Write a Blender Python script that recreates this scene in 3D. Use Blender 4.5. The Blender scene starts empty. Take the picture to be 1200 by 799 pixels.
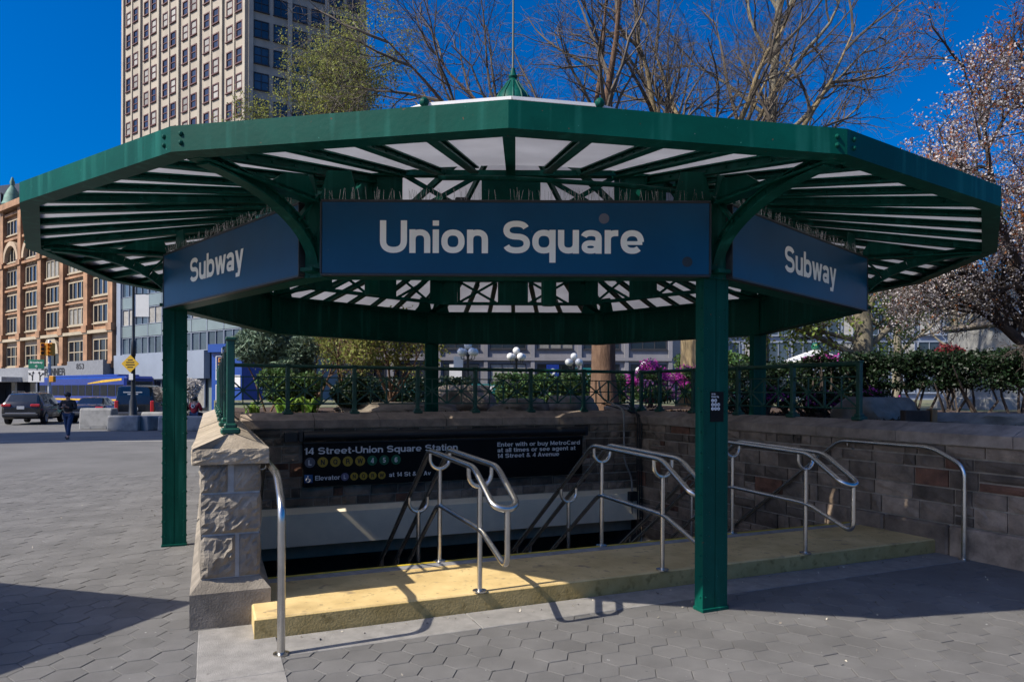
import bpy, bmesh, math, random
import numpy as np
from mathutils import Vector, Matrix, noise

R = math.radians
random.seed(7)
rng = np.random.default_rng(7)
SC = bpy.context.scene
COL = SC.collection

# ------------------------------------------------------------------ camera
cd = bpy.data.cameras.new('camera')
cam = bpy.data.objects.new('camera', cd)
COL.objects.link(cam)
cd.sensor_fit = 'HORIZONTAL'
cd.sensor_width = 36.0
cd.lens = 822.0 / 1200.0 * 36.0
cd.shift_x = -3.5 / 1200.0
cd.shift_y = 60.5 / 1200.0
cd.clip_start = 0.05
cd.clip_end = 3000.0
cam.matrix_world = Matrix.Translation((0, -9.84, 1.80)) @ Matrix.Rotation(R(90), 4, 'X') @ Matrix.Rotation(0.004, 4, 'Z')
SC.camera = cam

# ------------------------------------------------------------------ sky and sun
SUN_EL = R(44.8)
SUN_TO = Vector((-0.894 * math.cos(SUN_EL), -0.447 * math.cos(SUN_EL), math.sin(SUN_EL)))   # towards the sun
w = bpy.data.worlds.new('World')
SC.world = w
w.use_nodes = True
nt = w.node_tree
bg = nt.nodes['Background']
sky = nt.nodes.new('ShaderNodeTexSky')
sky.sky_type = 'NISHITA'
sky.sun_disc = False
sky.sun_elevation = SUN_EL
sky.sun_rotation = math.atan2(SUN_TO.x, SUN_TO.y)
sky.air_density = 0.8
sky.dust_density = 3.0
sky.ozone_density = 8.0
hs = nt.nodes.new('ShaderNodeHueSaturation')
hs.inputs['Hue'].default_value = 0.506
hs.inputs['Saturation'].default_value = 1.48
hs.inputs['Value'].default_value = 1.16
nt.links.new(sky.outputs[0], hs.inputs['Color'])
nt.links.new(hs.outputs[0], bg.inputs['Color'])
bg.inputs['Strength'].default_value = 0.1

sd = bpy.data.lights.new('sun', 'SUN')
sd.energy = 5.0
sd.angle = R(0.5)
sd.color = (1.0, 0.92, 0.79)
sun = bpy.data.objects.new('sun', sd)
COL.objects.link(sun)
sun.location = (-30, -20, 40)
sun.rotation_euler = (-SUN_TO).to_track_quat('-Z', 'Y').to_euler()

SC.view_settings.view_transform = 'Standard'
SC.view_settings.look = 'None'
SC.view_settings.exposure = 0.55
SC.view_settings.gamma = 1.0
SC.cycles.max_bounces = 10
SC.cycles.diffuse_bounces = 7
SC.cycles.transparent_max_bounces = 6
SC.cycles.use_denoising = True

# ------------------------------------------------------------------ materials
def mat(name, col, rough=0.6, metal=0.0, var=0.18, scale=3.0, bump=0.0, bscale=60.0, rnd=0.0, col2=None,
        island=0.0, coat=0.0, spec=0.5, mixlo=0.35, mixhi=0.65, stretch=None, hue=0.0, detail=6.0, k=0.76):
    if metal > .4: k = 1.0
    col = tuple(x * k for x in col)
    if col2: col2 = tuple(x * k for x in col2)
    m = bpy.data.materials.new(name)
    m.use_nodes = True
    t = m.node_tree
    N, L = t.nodes, t.links
    b = N['Principled BSDF']
    b.inputs['Roughness'].default_value = rough
    b.inputs['Metallic'].default_value = metal
    b.inputs['Specular IOR Level'].default_value = spec
    if coat:
        b.inputs['Coat Weight'].default_value = coat
        b.inputs['Coat Roughness'].default_value = 0.08
    geo = N.new('ShaderNodeNewGeometry')
    pos = geo.outputs['Position']
    if stretch:
        mp = N.new('ShaderNodeMapping')
        mp.inputs['Scale'].default_value = stretch
        L.new(pos, mp.inputs['Vector'])
        pos = mp.outputs[0]
    n1 = N.new('ShaderNodeTexNoise')
    n1.inputs['Scale'].default_value = scale
    n1.inputs['Detail'].default_value = detail
    n1.inputs['Roughness'].default_value = 0.62
    L.new(pos, n1.inputs['Vector'])
    mr = N.new('ShaderNodeMapRange')
    mr.inputs['From Min'].default_value = mixlo
    mr.inputs['From Max'].default_value = mixhi
    L.new(n1.outputs['Fac'], mr.inputs['Value'])
    mx = N.new('ShaderNodeMix')
    mx.data_type = 'RGBA'
    c = Vector(col)
    c2 = Vector(col2) if col2 else c * (1 + var)
    c1 = c if col2 else c * (1 - var)
    mx.inputs['A'].default_value = (*c1, 1)
    mx.inputs['B'].default_value = (*c2, 1)
    L.new(mr.outputs[0], mx.inputs['Factor'])
    out = mx.outputs['Result']
    if rnd or island or hue:
        h = N.new('ShaderNodeHueSaturation')
        L.new(out, h.inputs['Color'])
        oi = N.new('ShaderNodeObjectInfo')
        add = N.new('ShaderNodeMath'); add.operation = 'MULTIPLY_ADD'
        L.new(oi.outputs['Random'], add.inputs[0])
        add.inputs[1].default_value = 2 * rnd
        add.inputs[2].default_value = 1 - rnd
        a2 = N.new('ShaderNodeMath'); a2.operation = 'MULTIPLY_ADD'
        L.new(geo.outputs['Random Per Island'], a2.inputs[0])
        a2.inputs[1].default_value = 2 * island
        sub = N.new('ShaderNodeMath'); sub.operation = 'SUBTRACT'
        L.new(add.outputs[0], sub.inputs[0]); sub.inputs[1].default_value = island
        L.new(sub.outputs[0], a2.inputs[2])
        L.new(a2.outputs[0], h.inputs['Value'])
        if hue:
            hm = N.new('ShaderNodeMath'); hm.operation = 'MULTIPLY_ADD'
            L.new(geo.outputs['Random Per Island'], hm.inputs[0])
            hm.inputs[1].default_value = 2 * hue; hm.inputs[2].default_value = 0.5 - hue
            L.new(hm.outputs[0], h.inputs['Hue'])
        out = h.outputs[0]
    L.new(out, b.inputs['Base Color'])
    if bump:
        n2 = N.new('ShaderNodeTexNoise')
        n2.inputs['Scale'].default_value = bscale
        n2.inputs['Detail'].default_value = 5.0
        L.new(pos, n2.inputs['Vector'])
        bp = N.new('ShaderNodeBump')
        bp.inputs['Strength'].default_value = bump
        bp.inputs['Distance'].default_value = 0.02
        L.new(n2.outputs['Fac'], bp.inputs['Height'])
        L.new(bp.outputs[0], b.inputs['Normal'])
    return m

def add_spots(m, col, scale=40.0, thr=0.72, soft=0.03, stretch=None):
    """small stains (gum, bird lime, chips) with a shape of their own"""
    t = m.node_tree; N, L = t.nodes, t.links
    b = N['Principled BSDF']
    src = b.inputs['Base Color'].links[0].from_socket
    geo = N.new('ShaderNodeNewGeometry')
    v = N.new('ShaderNodeTexNoise'); v.inputs['Scale'].default_value = scale; v.inputs['Detail'].default_value = 2
    if stretch:
        mp = N.new('ShaderNodeMapping'); mp.inputs['Scale'].default_value = stretch
        L.new(geo.outputs['Position'], mp.inputs['Vector']); L.new(mp.outputs[0], v.inputs['Vector'])
    else: L.new(geo.outputs['Position'], v.inputs['Vector'])
    mr = N.new('ShaderNodeMapRange'); mr.inputs['From Min'].default_value = thr; mr.inputs['From Max'].default_value = thr + soft
    L.new(v.outputs['Fac'], mr.inputs['Value'])
    mx = N.new('ShaderNodeMix'); mx.data_type = 'RGBA'
    L.new(mr.outputs[0], mx.inputs['Factor'])
    L.new(src, mx.inputs['A']); mx.inputs['B'].default_value = (*col, 1)
    L.new(mx.outputs['Result'], b.inputs['Base Color'])
    return m

def leafmat(name, col, var=0.35, hue=0.02, trans=0.35, rough=0.6, scale=1.2):
    m = mat(name, col, rough, var=0.25, scale=scale, island=var, hue=hue, spec=0.25)
    t = m.node_tree; N, L = t.nodes, t.links
    b = N['Principled BSDF']; src = b.inputs['Base Color'].links[0].from_socket
    tr = N.new('ShaderNodeBsdfTranslucent'); L.new(src, tr.inputs['Color'])
    ms = N.new('ShaderNodeMixShader'); ms.inputs[0].default_value = trans
    L.new(b.outputs[0], ms.inputs[1]); L.new(tr.outputs[0], ms.inputs[2])
    L.new(ms.outputs[0], N['Material Output'].inputs['Surface'])
    return m

M = {}
M['green'] = add_spots(mat('green_paint', (0.002, 0.078, 0.056), 0.45, spec=.1, var=0.22, scale=1.4, bump=0.05, bscale=30), (0.05, 0.2, 0.16), 55, 0.75)
add_spots(M['green'], (0.002, 0.052, 0.036), 5, 0.56, 0.3)
add_spots(M['green'], (0.012, 0.11, 0.085), 1, 0.55, 0.2, (11, 11, .7))
add_spots(M['green'], (0.10, 0.055, 0.03), 34, 0.74, 0.02)
add_spots(M['green'], (0.3, 0.34, 0.32), 70, 0.79, 0.01)
M['green_fence'] = mat('fence_green_paint', (0.004, 0.075, 0.05), 0.4, var=0.2, scale=6)
M['rod'] = mat('weathered_rod', (0.05, 0.07, 0.06), 0.5)
M['sign_blue'] = add_spots(mat('blue_enamel', (0.002, 0.062, 0.140), 0.34, var=0.12, scale=1.2, spec=.25, k=1.0), (0.05, 0.09, 0.16), 22, 0.755, 0.02)
M['white_letter'] = mat('white_letter', (0.92, 0.89, 0.80), 0.4, var=0.05, k=1.0)
M['sign_frame'] = mat('sign_frame_metal', (0.02, 0.025, 0.03), 0.4)
M['black_sign'] = add_spots(mat('black_enamel', (0.004, 0.004, 0.005), 0.4, var=0.3, spec=.15, k=1), (0.1, 0.1, 0.1), 35, 0.77)
M['grey_letter'] = mat('sign_letter_white', (0.78, 0.78, 0.78), 0.5, var=0.05, k=1.0)
M['black'] = mat('matt_black', (0.012, 0.012, 0.013), 0.5)
M['dark_metal'] = mat('dark_metal', (0.03, 0.032, 0.036), 0.4, 0.3)
M['steel'] = mat('brushed_stainless_steel', (0.60, 0.58, 0.54), 0.27, 1.0, var=0.1, scale=9, bump=0.03, bscale=200)
M['yellow_conc'] = add_spots(mat('yellow_painted_concrete', (0.48, 0.345, 0.145), 0.75, col2=(0.64, 0.48, 0.225), scale=2.5, bump=0.12, bscale=120, k=.98), (0.33, 0.25, 0.12), 16, 0.66, 0.06)
M['yellow_line'] = mat('yellow_nosing_paint', (0.62, 0.45, 0.03), 0.6, var=0.25, scale=8)
M['strip'] = mat('abrasive_metal_strip', (0.26, 0.26, 0.27), 0.55, 0.2, var=0.25, scale=9, bump=0.2, bscale=200, k=1.0)
M['granite'] = mat('granite_block', (0.27, 0.235, 0.188), 0.85, var=0.28, scale=5, bump=0.35, bscale=70, rnd=0.14)
M['cap'] = mat('capstone', (0.40, 0.335, 0.25), 0.85, var=0.25, scale=6, bump=0.35, bscale=60, rnd=0.06)
M['cap_dark'] = mat('weathered_capstone', (0.38, 0.30, 0.235), 0.85, var=0.28, scale=5, bump=0.3, bscale=60, rnd=0.1)
M['stone'] = mat('brown_ashlar_stone', (0.215, 0.160, 0.115), 0.85, var=0.42, scale=4, bump=0.4, bscale=45, rnd=0.5, hue=0.0, k=1.0)
M['stone_red'] = mat('rust_stone', (0.16, 0.075, 0.045), 0.85, var=0.4, scale=6, bump=0.4, bscale=45, rnd=0.25, k=1.0)
M['mortar'] = mat('lime_mortar', (0.44, 0.37, 0.29), 0.9, var=0.25, scale=8, bump=0.3, bscale=90, k=1.0)
M['mortar_light'] = mat('pale_mortar', (0.50, 0.49, 0.46), 0.9, var=0.15, scale=10, bump=0.3, bscale=90)
M['cream'] = mat('cream_painted_concrete', (0.84, 0.75, 0.56), 0.6, var=0.08, scale=2, k=1.0)
M['riser'] = add_spots(mat('dirty_yellow_riser', (0.42, 0.30, 0.10), 0.85, col2=(0.54, 0.40, 0.16), scale=5, bump=0.3, bscale=60), (0.20, 0.145, 0.045), 14, 0.56, 0.22)
add_spots(M['yellow_conc'], (0.36, 0.26, 0.11), 3.2, 0.56, 0.25)
add_spots(M['yellow_conc'], (0.27, 0.20, 0.11), 9, 0.62, 0.14)
add_spots(M['yellow_conc'], (0.16, 0.13, 0.09), 45, 0.72, 0.03)
M['blind'] = mat('window_blind', (0.33, 0.32, 0.29), 0.6, var=.2, rnd=.4)
M['beige_dark'] = mat('dull_beige_concrete', (0.42, 0.36, 0.25), 0.7, var=0.15, k=1.0)
M['conc'] = mat('stair_concrete', (0.20, 0.19, 0.175), 0.85, var=0.2, scale=4, bump=0.2)
M['paver'] = add_spots(mat('asphalt_paver', (0.150, 0.147, 0.143), 0.9, var=0.16, scale=2.0, bump=0.5, bscale=160, rnd=0.10, island=0.09), (0.42, 0.42, 0.41), 26, 0.755, 0.012)
add_spots(M['paver'], (0.10, 0.098, 0.095), 1.3, 0.56, 0.2)
add_spots(M['paver'], (0.05, 0.05, 0.05), 19, 0.735, 0.015)
M['joint'] = mat('paver_joint_grit', (0.085, 0.083, 0.081), 0.95, var=0.25, scale=20)
M['asphalt'] = mat('plaza_asphalt', (0.142, 0.140, 0.137), 0.92, var=0.16, scale=0.6, bump=0.4, bscale=90)
M['slab'] = add_spots(mat('granite_kerb_slab', (0.265, 0.255, 0.24), 0.88, var=0.16, scale=7, bump=0.4, bscale=150, rnd=0.08), (0.16, 0.15, 0.14), 12, 0.68, 0.05)
M['conduit'] = mat('galvanised_conduit', (0.36, 0.35, 0.32), 0.5, 0.4)
M['cable'] = mat('black_cable', (0.015, 0.015, 0.016), 0.5)
M['mulch'] = mat('wood_mulch', (0.045, 0.026, 0.017), 0.95, col2=(0.085, 0.05, 0.03), scale=14, bump=0.9, bscale=30)
M['lawn'] = mat('park_ground_cover', (0.10, 0.13, 0.05), 0.95, col2=(0.2, 0.18, 0.11), scale=0.35, bump=0.5, bscale=12)
M['rock'] = mat('grey_boulder', (0.25, 0.21, 0.165), 0.9, var=0.35, scale=3, bump=0.6, bscale=12)
M['bark_brown'] = mat('brown_bark', (0.12, 0.068, 0.04), 0.95, col2=(0.20, 0.12, 0.075), scale=3, bump=1.0, bscale=9, stretch=(4, 4, 0.7))
M['bark_straw'] = mat('pale_furrowed_bark', (0.15, 0.11, 0.055), 0.95, col2=(0.34, 0.26, 0.14), scale=5, bump=1.0, bscale=8, stretch=(4, 4, 0.45))
M['bark_grey'] = mat('grey_bark', (0.15, 0.13, 0.095), 0.95, col2=(0.27, 0.24, 0.17), scale=4, bump=0.7, bscale=12, stretch=(2, 2, 0.6))
M['bark_twig'] = mat('twig_bark', (0.06, 0.048, 0.037), 0.9, col2=(0.15, 0.12, 0.09), scale=1.5)
M['bark_dark'] = mat('dark_cherry_bark', (0.05, 0.038, 0.032), 0.9, col2=(0.1, 0.075, 0.06), scale=4, bump=0.5, bscale=14)
M['blossom'] = leafmat('cherry_blossom', (0.74, 0.68, 0.67), 0.2, 0.01, 0.4)
M['rust_leaf'] = leafmat('rust_young_leaf', (0.36, 0.12, 0.045), 0.4, 0.015, 0.4)
M['bud_leaf'] = leafmat('yellow_green_bud', (0.30, 0.32, 0.08), 0.3, 0.02, 0.45)
M['spring_leaf'] = leafmat('fresh_spring_leaf', (0.26, 0.33, 0.07), 0.35, 0.03, 0.45)
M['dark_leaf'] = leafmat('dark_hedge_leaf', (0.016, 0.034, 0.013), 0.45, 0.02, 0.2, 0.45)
M['shrub_leaf'] = leafmat('shrub_leaf', (0.085, 0.15, 0.045), 0.5, 0.03, 0.3)
M['bright_leaf'] = leafmat('bright_blade_leaf', (0.22, 0.36, 0.06), 0.3, 0.02, 0.35)
M['needle'] = leafmat('blue_green_needle', (0.17, 0.24, 0.16), 0.45, 0.02, 0.15)
M['azalea'] = leafmat('magenta_azalea_flower', (0.55, 0.06, 0.42), 0.3, 0.015, 0.35)
M['pink'] = leafmat('mauve_flower', (0.60, 0.26, 0.50), 0.3, 0.02, 0.35)
M['red_leaf'] = leafmat('dark_red_maple_leaf', (0.22, 0.035, 0.045), 0.4, 0.01, 0.35)
M['white_flower'] = leafmat('white_flower', (0.7, 0.66, 0.62), 0.15, 0.01, 0.35)
M['globe'] = mat('opal_lamp_globe', (0.82, 0.82, 0.80), 0.25, var=0.02)
M['glass_dark'] = mat('dark_window_glass', (0.012, 0.016, 0.024), 0.07, var=0.5, scale=0.3, spec=0.8, rnd=0.5)
M['glass_blue'] = mat('blue_grey_window_glass', (0.045, 0.065, 0.085), 0.1, var=0.4, scale=0.25, spec=0.8, rnd=0.4)
M['bus_glass'] = mat('bus_glass', (0.01, 0.012, 0.016), 0.3, var=0.3, spec=0.15)
M['car_glass'] = mat('car_glass', (0.01, 0.014, 0.018), 0.05, var=0.2, spec=0.9)
M['tower'] = mat('tower_limestone', (0.42, 0.37, 0.295), 0.85, var=0.14, scale=0.35, bump=0.1, bscale=4, stretch=(1, 1, 0.15))
M['tower_rib'] = mat('tower_pier_stone', (0.45, 0.40, 0.32), 0.85, var=0.12, scale=0.5)
M['red_frame'] = mat('maroon_window_frame', (0.11, 0.035, 0.03), 0.6)
M['dark_frame'] = mat('dark_window_frame', (0.03, 0.03, 0.035), 0.6)
M['terracotta'] = mat('terracotta_facade', (0.36, 0.20, 0.11), 0.85, var=0.35, scale=0.6, bump=0.25, bscale=3)
M['terracotta_pale'] = mat('pale_facade_stone', (0.50, 0.38, 0.26), 0.85, var=0.15, scale=0.5, bump=0.1, bscale=3)
M['cream_trim'] = mat('cream_window_trim', (0.44, 0.37, 0.26), 0.7, var=0.12, scale=1)
M['copper'] = mat('verdigris_copper', (0.12, 0.25, 0.20), 0.7, var=0.25, scale=2)
M['panel_white'] = mat('pale_blue_metal_cladding', (0.27, 0.31, 0.38), 0.4, var=0.08, scale=0.4)
M['spandrel'] = mat('grey_green_spandrel', (0.20, 0.25, 0.25), 0.3, var=0.12, scale=0.4)
M['grey_facade'] = mat('grey_limestone_facade', (0.24, 0.235, 0.255), 0.85, var=0.14, scale=0.3)
M['white_facade'] = mat('white_facade', (0.66, 0.64, 0.60), 0.8, var=0.06)
M['dark_facade'] = mat('dark_facade', (0.035, 0.04, 0.055), 0.4, var=0.3, scale=0.3)
M['shop_grey'] = mat('grey_shop_fascia', (0.21, 0.22, 0.24), 0.6, var=0.12)
M['shop_blue'] = mat('bright_blue_shopfront', (0.01, 0.06, 0.30), 0.35, var=0.1)
M['teal_sign'] = mat('teal_shop_sign', (0.01, 0.16, 0.16), 0.4, var=0.1)
M['white'] = mat('white_paint', (0.78, 0.78, 0.76), 0.5, var=0.04)
M['bus_blue'] = mat('bus_blue_paint', (0.006, 0.03, 0.24), 0.3, var=0.1, coat=0.4)
M['bus_yellow'] = mat('bus_yellow_stripe', (0.65, 0.40, 0.03), 0.4)
M['car_black'] = mat('black_car_paint', (0.010, 0.010, 0.012), 0.25, var=0.1, coat=0.8)
M['car_navy'] = mat('navy_car_paint', (0.012, 0.022, 0.05), 0.25, var=0.1, coat=0.8)
M['car_teal'] = mat('teal_car_paint', (0.02, 0.16, 0.17), 0.3, var=0.1, coat=0.6)
M['tyre'] = mat('tyre_rubber', (0.015, 0.015, 0.016), 0.85)
M['rim'] = mat('alloy_rim', (0.5, 0.5, 0.52), 0.3, 0.9)
M['red_light'] = mat('red_lens', (0.55, 0.015, 0.02), 0.2, var=0.1, coat=0.5)
M['barrier'] = mat('weathered_concrete_barrier', (0.33, 0.33, 0.32), 0.9, col2=(0.16, 0.16, 0.16), scale=1.8, mixlo=0.45, mixhi=0.75, bump=0.3, bscale=20)
M['signal'] = mat('signal_yellow', (0.70, 0.30, 0.015), 0.45, var=0.1)
M['pole_grey'] = mat('galvanised_pole', (0.40, 0.41, 0.42), 0.45, 0.5)
M['pole_black'] = mat('black_pole', (0.018, 0.02, 0.022), 0.4)
M['sign_green'] = mat('street_sign_green', (0.01, 0.17, 0.10), 0.4, var=0.05)
M['sign_yellow'] = mat('warning_sign_yellow', (0.72, 0.44, 0.02), 0.45, var=0.05)
M['orange'] = mat('orange_sign', (0.7, 0.17, 0.02), 0.45)
M['skin'] = mat('skin', (0.42, 0.23, 0.16), 0.55, var=0.08, scale=9)
M['hair'] = mat('dark_hair', (0.012, 0.01, 0.009), 0.6)
M['jacket_black'] = mat('black_jacket', (0.014, 0.014, 0.018), 0.8, var=0.3)
M['jeans'] = mat('blue_jeans', (0.025, 0.055, 0.13), 0.85, var=0.3, scale=8)
M['jacket_red'] = mat('red_jacket', (0.50, 0.012, 0.025), 0.7, var=0.15)
M['shoe'] = mat('dark_shoe', (0.02, 0.018, 0.017), 0.6)
M['wood'] = mat('raw_timber', (0.32, 0.19, 0.09), 0.8, var=0.25, stretch=(6, 6, 1))
M['roof_glass'] = None

def make_panel_glass():
    m = mat('milky_roof_glass', (0.70, 0.70, 0.72), 0.3, var=0.07, scale=1.5, spec=0.4)
    t = m.node_tree; N, L = t.nodes, t.links
    b = N['Principled BSDF']; src = b.inputs['Base Color'].links[0].from_socket
    tr = N.new('ShaderNodeBsdfTranslucent'); L.new(src, tr.inputs['Color'])
    ms = N.new('ShaderNodeMixShader'); ms.inputs[0].default_value = 0.68
    L.new(b.outputs[0], ms.inputs[1]); L.new(tr.outputs[0], ms.inputs[2])
    L.new(ms.outputs[0], N['Material Output'].inputs['Surface'])
    return m
M['roof_glass'] = make_panel_glass()

# ------------------------------------------------------------------ mesh helpers
WLOC = {}

def RZ(a): return Matrix.Rotation(a, 3, 'Z')

class MB:
    def __init__(s):
        s.v = []; s.f = []; s.mi = []
    def add(s, vs, fs, mi=0):
        o = len(s.v)
        s.v.extend([tuple(p) for p in vs])
        for q in fs:
            s.f.append(tuple(o + i for i in q)); s.mi.append(mi)
    def box(s, c, d, rot=None, b=0.0, mi=0):
        c = Vector(c); hx, hy, hz = d[0] / 2, d[1] / 2, d[2] / 2
        rot = rot or Matrix.Identity(3)
        if b <= 0:
            vs = [c + rot @ Vector((x * hx, y * hy, z * hz)) for x in (-1, 1) for y in (-1, 1) for z in (-1, 1)]
            s.add(vs, [(0, 1, 3, 2), (4, 6, 7, 5), (0, 4, 5, 1), (2, 3, 7, 6), (0, 2, 6, 4), (1, 5, 7, 3)], mi)
            return
        b = min(b, hx * .9, hy * .9, hz * .9)
        idx = {}; vs = []
        for x in (-1, 1):
            for y in (-1, 1):
                for z in (-1, 1):
                    for ax in range(3):
                        p = [x * hx, y * hy, z * hz]
                        for k in range(3):
                            if k != ax: p[k] -= (x, y, z)[k] * b
                        idx[(x, y, z, ax)] = len(vs); vs.append(c + rot @ Vector(p))
        fs = []
        def ring(pts): fs.append(tuple(idx[p] for p in pts))
        for sg in (-1, 1):
            q = [(-1, -1), (1, -1), (1, 1), (-1, 1)]
            if sg < 0: q = q[::-1]
            ring([(sg, a, bb, 0) for a, bb in q])
            ring([(a, sg, bb, 1) for a, bb in q[::-1]])
            ring([(a, bb, sg, 2) for a, bb in q])
        for a in (-1, 1):
            for bb in (-1, 1):
                ring([(a, bb, -1, 0), (a, bb, 1, 0), (a, bb, 1, 1), (a, bb, -1, 1)][::1 if a * bb > 0 else -1])
                ring([(a, -1, bb, 0), (a, 1, bb, 0), (a, 1, bb, 2), (a, -1, bb, 2)][::-1 if a * bb > 0 else 1])
                ring([(-1, a, bb, 1), (1, a, bb, 1), (1, a, bb, 2), (-1, a, bb, 2)][::1 if a * bb > 0 else -1])
                for cc in (-1, 1):
                    ring([(a, bb, cc, 0), (a, bb, cc, 1), (a, bb, cc, 2)][::1 if a * bb * cc > 0 else -1])
        s.add(vs, fs, mi)
    def beam(s, p0, p1, w, h, up=(0, 0, 1), b=0.0, mi=0):
        p0, p1 = Vector(p0), Vector(p1)
        d = p1 - p0; L = d.length; x = d / L
        up = Vector(up)
        y = up.cross(x)
        if y.length < 1e-5: y = Vector((1, 0, 0)).cross(x)
        y.normalize(); z = x.cross(y)
        rot = Matrix((x, y, z)).transposed()
        s.box((p0 + p1) / 2, (L, w, h), rot, b, mi)
    def tube(s, pts, r, n=8, caps=True, mi=0, closed=False):
        pts = [Vector(p) for p in pts]
        m = len(pts)
        rs = r if isinstance(r, (list, tuple)) else [r] * m
        tn = []
        for i in range(m):
            if closed: d = pts[(i + 1) % m] - pts[i - 1]
            else: d = pts[min(i + 1, m - 1)] - pts[max(i - 1, 0)]
            tn.append(d.normalized() if d.length > 1e-9 else Vector((0, 0, 1)))
        a = Vector((0, 0, 1)) if abs(tn[0].z) < .9 else Vector((1, 0, 0))
        u = (a - tn[0] * a.dot(tn[0])).normalized()
        vs = []
        for i in range(m):
            u = u - tn[i] * u.dot(tn[i])
            if u.length < 1e-6: u = tn[i].orthogonal()
            u.normalize(); v = tn[i].cross(u)
            for k in range(n):
                t = 2 * math.pi * k / n
                vs.append(pts[i] + (u * math.cos(t) + v * math.sin(t)) * rs[i])
        fs = []
        for i in range(m if closed else m - 1):
            j = (i + 1) % m
            for k in range(n):
                k2 = (k + 1) % n
                fs.append((i * n + k, i * n + k2, j * n + k2, j * n + k))
        if caps and not closed:
            fs.append(tuple(range(n))[::-1]); fs.append(tuple((m - 1) * n + k for k in range(n)))
        s.add(vs, fs, mi)
    def prism(s, poly, off, mi=0):
        n = len(poly); off = Vector(off)
        vs = [Vector(p) for p in poly] + [Vector(p) + off for p in poly]
        fs = [tuple(range(n))[::-1], tuple(range(n, 2 * n))]
        for i in range(n):
            j = (i + 1) % n
            fs.append((i, j, n + j, n + i))
        s.add(vs, fs, mi)
    def lathe(s, c, prof, n=16, mi=0):
        c = Vector(c); vs = []; fs = []
        for r, z in prof:
            for k in range(n):
                a = 2 * math.pi * k / n
                vs.append(c + Vector((r * math.cos(a), r * math.sin(a), z)))
        for i in range(len(prof) - 1):
            for k in range(n):
                k2 = (k + 1) % n
                fs.append((i * n + k, i * n + k2, (i + 1) * n + k2, (i + 1) * n + k))
        fs.append(tuple(range(n))[::-1]); fs.append(tuple((len(prof) - 1) * n + k for k in range(n)))
        s.add(vs, fs, mi)
    def ball(s, c, r, n=10, m=7, sc=(1, 1, 1), mi=0):
        prof = []
        c = Vector(c); vs = []; fs = []
        for i in range(m + 1):
            t = math.pi * i / m
            for k in range(n):
                a = 2 * math.pi * k / n
                vs.append(c + Vector((r * sc[0] * math.sin(t) * math.cos(a), r * sc[1] * math.sin(t) * math.sin(a), -r * sc[2] * math.cos(t))))
        for i in range(m):
            for k in range(n):
                k2 = (k + 1) % n
                fs.append((i * n + k, i * n + k2, (i + 1) * n + k2, (i + 1) * n + k))
        s.add(vs, fs, mi)
    def build(s, name, mats, parent=None, smooth=False, ang=35, world=True):
        me = bpy.data.meshes.new(name)
        P = WLOC.get(parent.name, Vector((0, 0, 0))) if (parent and world) else Vector((0, 0, 0))
        loc = Vector((0, 0, 0))
        if parent is None and world and s.v:
            a = np.array(s.v); loc = Vector((float(a[:, 0].mean()), float(a[:, 1].mean()), float(a[:, 2].min()))); P = loc
        me.from_pydata([(x - P.x, y - P.y, z - P.z) for x, y, z in s.v], [], s.f)
        if not isinstance(mats, (list, tuple)): mats = [mats]
        for m in mats: me.materials.append(m)
        if len(mats) > 1:
            me.polygons.foreach_set('material_index', s.mi)
        me.update()
        if smooth: smoothen(me, ang)
        o = bpy.data.objects.new(name, me)
        COL.objects.link(o)
        o.location = loc
        if parent: o.parent = parent
        WLOC[o.name] = (WLOC.get(parent.name, Vector((0, 0, 0))) if parent else loc).copy()
        return o

def smoothen(me, ang=35):
    me.polygons.foreach_set('use_smooth', [True] * len(me.polygons))
    try: me.set_sharp_from_angle(angle=R(ang))
    except Exception: pass

def tag(o, label=None, cat=None, group=None, kind=None):
    if label: o['label'] = label
    if cat: o['category'] = cat
    if group: o['group'] = group
    if kind: o['kind'] = kind
    return o

def thing(name, label, cat, loc=(0, 0, 0), group=None):
    o = bpy.data.objects.new(name, None)
    o.empty_display_size = 0.2
    COL.objects.link(o)
    o.location = loc
    WLOC[o.name] = Vector(loc)
    return tag(o, label, cat, group)

def inst(src, name, parent=None, loc=(0, 0, 0), rot=(0, 0, 0), scale=None):
    """another object that shares src's mesh; loc relative to the parent"""
    o = bpy.data.objects.new(name, src.data)
    COL.objects.link(o)
    o.location = loc; o.rotation_euler = rot
    if scale: o.scale = scale
    if parent: o.parent = parent
    return o

def kids(o): return [c for c in CHILD.get(o, [])]

def copy_tree(o, parent=None):
    c = o.copy(); COL.objects.link(c)
    if parent is not None: c.parent = parent
    for ch in list(o.children): copy_tree(ch, c)
    return c

TH = R(23.5)
E1 = Vector((math.cos(TH), math.sin(TH), 0)); E2 = Vector((-math.sin(TH), math.cos(TH), 0))
def xy(s, t, z=0.0): return E1 * s + E2 * t + Vector((0, 0, z))
RST = RZ(TH)

def fillet(pts, r, n=5):
    pts = [Vector(p) for p in pts]; out = [pts[0]]
    for i in range(1, len(pts) - 1):
        a, b, c = pts[i - 1], pts[i], pts[i + 1]
        d1 = (a - b); d2 = (c - b)
        rr = min(r, d1.length * .49, d2.length * .49)
        p0 = b + d1.normalized() * rr; p1 = b + d2.normalized() * rr
        for k in range(n + 1):
            t = k / n
            out.append(p0 * (1 - t) ** 2 + b * 2 * t * (1 - t) + p1 * t ** 2)
    out.append(pts[-1])
    return out

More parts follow.
